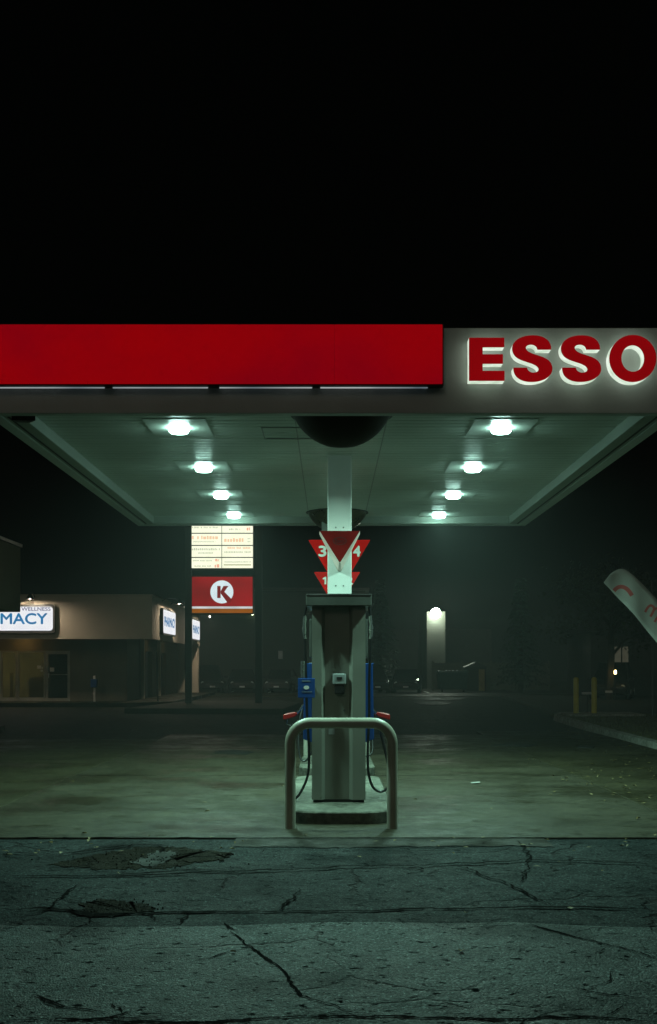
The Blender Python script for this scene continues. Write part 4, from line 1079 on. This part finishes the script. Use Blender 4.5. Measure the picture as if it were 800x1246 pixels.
def tree(x, y, h, rad, label, seed, trunk_h=2.0):
    rnd = random.Random(seed)
    t = thing('leafy_tree', label, 'tree', (x, y, .08), 'trees round the lot')
    tr = MB().tube([(x, y, -.05), (x + .1, y, trunk_h), (x + .15, y, h * .75)], [.22, .17, .05], 8); tips = []
    for k in range(9):
        a = rnd.uniform(0, 6.28); z0 = rnd.uniform(trunk_h * .8, h * .6); L = rad * rnd.uniform(.5, .95)
        tip = (x + math.cos(a) * L, y + math.sin(a) * L, z0 + rnd.uniform(.5, h * .35))
        tr.tube([(x + .1, y, z0), ((x + tip[0]) / 2, (y + tip[1]) / 2, (z0 + tip[2]) / 2 + .2), tip], [.08, .05, .015], 6); tips.append(tip)
    tips += [(x, y, h * .85), (x + .4, y, h * .7)]
    tr.build('trunk', M['bark'], t)
    m = MB()
    for tip in tips:
        for k in range(260):
            d = Vector((rnd.gauss(0, 1), rnd.gauss(0, 1), rnd.gauss(0, .75))) * rad * .24
            p_ = Vector(tip) + d; s = rnd.uniform(.06, .14)
            n1 = Vector((rnd.gauss(0, 1), rnd.gauss(0, 1), rnd.gauss(0, 1))).normalized(); n2 = n1.orthogonal().normalized()
            m.face([p_ - n1 * s, p_ + n2 * s * .6, p_ + n1 * s, p_ - n2 * s * .6])
    m.build('crown', M['leaves'], t, recalc=False)
spruce(3.4, 78.5, 7.5, 'drooping dark spruce in the mist just right of the pump', 3)
spruce(11.6, 70, 7.0, 'dark spruce right of the lit wall beside the fence', 4)
tree(15.5, 66, 6.8, 3.0, 'dark leafy tree behind the fence right of the lot', 5)
tree(12.6, 52, 6.5, 2.6, 'dark leafy tree left of the yellow posts', 6)
tree(18.0, 50, 6.8, 3.0, 'dark leafy tree behind the yellow posts', 7)
tree(13.2, 40.5, 5.2, 2.0, 'dark leafy tree behind the leaning banner', 8)

# ================================================================== RIGHT VERGE OBJECTS
for px, lab in ((701.5, 'left one of two yellow steel posts on the concrete pad'), (723.5, 'right one of two yellow steel posts on the concrete pad')):
    x = (px - CX) * 35.4 / F
    tag(MB().lathe([(.085, 0), (.085, 1.06), (.06, 1.10), (.02, 1.115)], (x, 35.4, .155), 16).build('bollard', M['yellow'], None, True), lab, 'bollard', 'yellow posts on the pad')
x = at(718, 0, 36).x
t = thing('utility_box', 'low grey cross bar plate between the two yellow posts', 'utility box', (x, 36.1, .16))
MB().box(x - .22, x + .12, 36.05, 36.15, .72, .79, .01).build('plate', M['plate'], t)
MB().box(x - .07, x - .02, 36.08, 36.12, .16, .719).build('stand', M['post'], t)
tag(MB().tube([at(794.5, 872, 33), at(794, 708, 33)], .028, 8).build('flag_pole', M['bolt']), 'thin grey upright pole behind the leaning banner', 'pole')

fg = thing('feather_banner', 'pale leaning feather banner with faded red arc and letter', 'banner', (7.0, 20, .1))
YB = 20.0
up = [(735, 709), (739, 703.5), (744, 698), (750, 694), (757, 691.8), (762, 693), (768, 697.5), (776, 705), (785, 714), (793, 722.5), (800, 730), (812, 744), (826, 764), (838, 788), (846, 812)]
dn = [(735, 709), (739, 713), (744, 718), (750, 724.5), (757, 732), (762, 737.5), (768, 744.5), (776, 753.5), (785, 764), (793, 773.5), (800, 782), (812, 798), (824, 816), (834, 834), (841, 850)]
def bw(px, py):
    return .03 * math.sin((px - 735) * .085 + (py - 700) * .03) + .012 * math.sin(px * .21)
def bp(px, py, off=0.0):
    p_ = at(px, py, YB); return (p_.x, YB + bw(px, py) + off, p_.z)
U, D = catmull(up, 3), catmull(dn, 3)
m = MB(); NV = 7; rows_ = []
for (u, d) in zip(U, D):
    rows_.append([m.bm.verts.new(bp(u[0] + (d[0] - u[0]) * k / NV, u[1] + (d[1] - u[1]) * k / NV)) for k in range(NV + 1)])
for A, B in zip(rows_[1:], rows_[2:]):
    for k in range(NV): m.bm.faces.new([A[k], A[k + 1], B[k + 1], B[k]])
for k in range(NV): m.bm.faces.new([rows_[0][0], rows_[1][k], rows_[1][k + 1]])
cloth = m.build('cloth', M['fabric'], fg, True)
so = cloth.modifiers.new('thickness', 'SOLIDIFY'); so.thickness = .004
pr = MB()
def ribbon_done(name):
    global pr
    pr.build(name, M['banner_red'], cloth); pr = MB()
def ribbon(P, w):
    L, Rr = strokes(P, w, 6)
    for i in range(len(L) - 1): pr.face([bp(*L[i], -.006), bp(*L[i + 1], -.006), bp(*Rr[i + 1], -.006), bp(*Rr[i], -.006)])
ribbon([(748, 719), (750.5, 716.3), (755, 714), (760, 714.6), (765, 718.5), (769, 725)], lambda t_: 2.4)
ribbon_done('printed_arc')
ribbon([(785.3, 745), (788, 740), (791.5, 737), (795, 738.2), (796, 742), (792, 750.5)], 1.5)
ribbon([(796, 742), (799.5, 740.4), (803, 742), (803, 746.5), (797, 757)], 1.5)
ribbon_done('printed_letter')
pole = [at(px, py, YB + .03) for px, py in ((757, 690.5), (768, 696), (785, 712.5), (800, 728.5), (826, 762), (846, 810), (858, 870))] + [Vector((7.05, YB + .03, .05))]
MB().tube(catmull([tuple(p_) for p_ in pole], 5), [.006 + .010 * min(1, i / 30) for i in range(36)], 8).build('pole', M['bolt'], fg, True)
MB().box(6.9, 7.2, YB - .12, YB + .18, .09, .14, .02).build('base', M['black'], fg)

# dim house with a curtained window, and a car with one lit lamp, seen between the trees
hs = thing('house', 'dark house with two pale curtains in a window behind the right verge', 'house', (17, 60, 0))
MB().box(13.6, 19.5, 60, 66, -.05, 3.4).build('wall', M['trim'], hs)
MB().prism([(13.2, 3.402), (19.9, 3.402), (16.5, 5.0)], lambda u, v, d: (u, d, v), 59.6, 66.4).build('roof', M['trim'], hs)
wz0, wz1 = at(0, 812, 60).z, at(0, 787, 60).z; wx0, wx1 = at(746, 0, 60).x, at(767, 0, 60).x
wd = MB()
for a in ((wx0 - .08, wx0, wz0 - .08, wz1 + .08), (wx1, wx1 + .08, wz0 - .08, wz1 + .08)): wd.box(a[0], a[1], 59.93, 59.998, a[2], a[3])
wd.box(wx0, wx1, 59.93, 59.998, wz1, wz1 + .08); wd.box(wx0, wx1, 59.93, 59.998, wz0 - .08, wz0)
wo = wd.build('window', M['trim'], hs)
M['curtain_lit'] = emit('lit_curtain', (.040, .038, .026), 1.0, .25, 3)
for a, b in ((747.5, 755.8), (757.8, 764.8)):
    MB().box(at(a, 0, 60).x, at(b, 0, 60).x, 59.955, 59.99, wz0, wz1).build('curtain', M['curtain_lit'], wo)
cr = copy_tree(car_v); cr.location = (at(746, 0, 54).x, 54, .05); cr.rotation_euler = (0, 0, R(-18))
cr['label'] = 'dark car with one amber lamp lit behind the yellow posts'
p = at(749.2, 818, 51.4)
t = thing('path_lamp', 'small amber garden lantern glowing in front of the dark car', 'lantern', (p.x, p.y, .05))
MB().tube([(p.x, p.y, .05), (p.x, p.y, p.z - .1)], .03, 8).build('stem', M['post'], t)
MB().lathe([(.03, -.09), (.055, -.06), (.055, .06), (.03, .09)], p, 12).build('glass', M['amber_lit'], t)
MB().lathe([(.10, .092), (.03, .16)], p, 12).build('cap', M['post'], t)

# ================================================================== AIR
hz = MB().box(-118, 118, -18, 160, -1.2, 8.0)
m, nt, out = nodes_of('thin_mist')
v = nt.nodes.new('ShaderNodeVolumePrincipled')
v.inputs['Color'].default_value = (0.92, 0.96, 0.94, 1); v.inputs['Density'].default_value = 0.0013; v.inputs['Anisotropy'].default_value = -0.15
nt.links.new(v.outputs[0], out.inputs['Volume'])
tag(hz.build('haze', m), 'thin night mist hanging over the whole lot', 'mist', kind='stuff')

# ================================================================== WORLD, CAMERA, RENDER
wd_ = bpy.data.worlds.new('World'); sc.world = wd_; wd_.use_nodes = True
bg = wd_.node_tree.nodes['Background']
bg.inputs[0].default_value = (0.5, 0.8, 0.7, 1); bg.inputs[1].default_value = 0.0006
sn = bpy.data.lights.new('stray_light_fill', 'SUN'); sn.energy = 0.10; sn.angle = R(20); sn.color = (.95, .95, .75)  # weak broad lamp added in place of stray street light behind the camera
so_ = bpy.data.objects.new('stray_light_fill', sn); COL.objects.link(so_); so_.rotation_euler = (R(62), 0, R(-14))
cam = bpy.data.cameras.new('camera'); co = bpy.data.objects.new('camera', cam); COL.objects.link(co)
co.location = (0, 0, CAMZ); co.rotation_euler = (R(90), 0, 0)
cam.sensor_fit = 'HORIZONTAL'; cam.sensor_width = 36; cam.lens = F / 800 * 36
cam.shift_y = (CY - 623) / 800 ; cam.shift_x = -(CX - 400) / 800
cam.clip_start = .05; cam.clip_end = 600
sc.camera = co
sc.view_settings.view_transform = 'Standard'; sc.view_settings.look = 'None'
sc.view_settings.exposure = 0; sc.view_settings.gamma = 1
try: sc.view_settings.use_curve_mapping = False
except Exception: pass
sc.render.engine = 'CYCLES'
cy = sc.cycles
cy.use_denoising = True
try: cy.denoiser = 'OPENIMAGEDENOISE'
except Exception: pass
cy.max_bounces = 6; cy.diffuse_bounces = 4; cy.glossy_bounces = 3; cy.volume_bounces = 1; cy.transparent_max_bounces = 8
cy.sample_clamp_indirect = 4.0
cy.use_light_tree = True
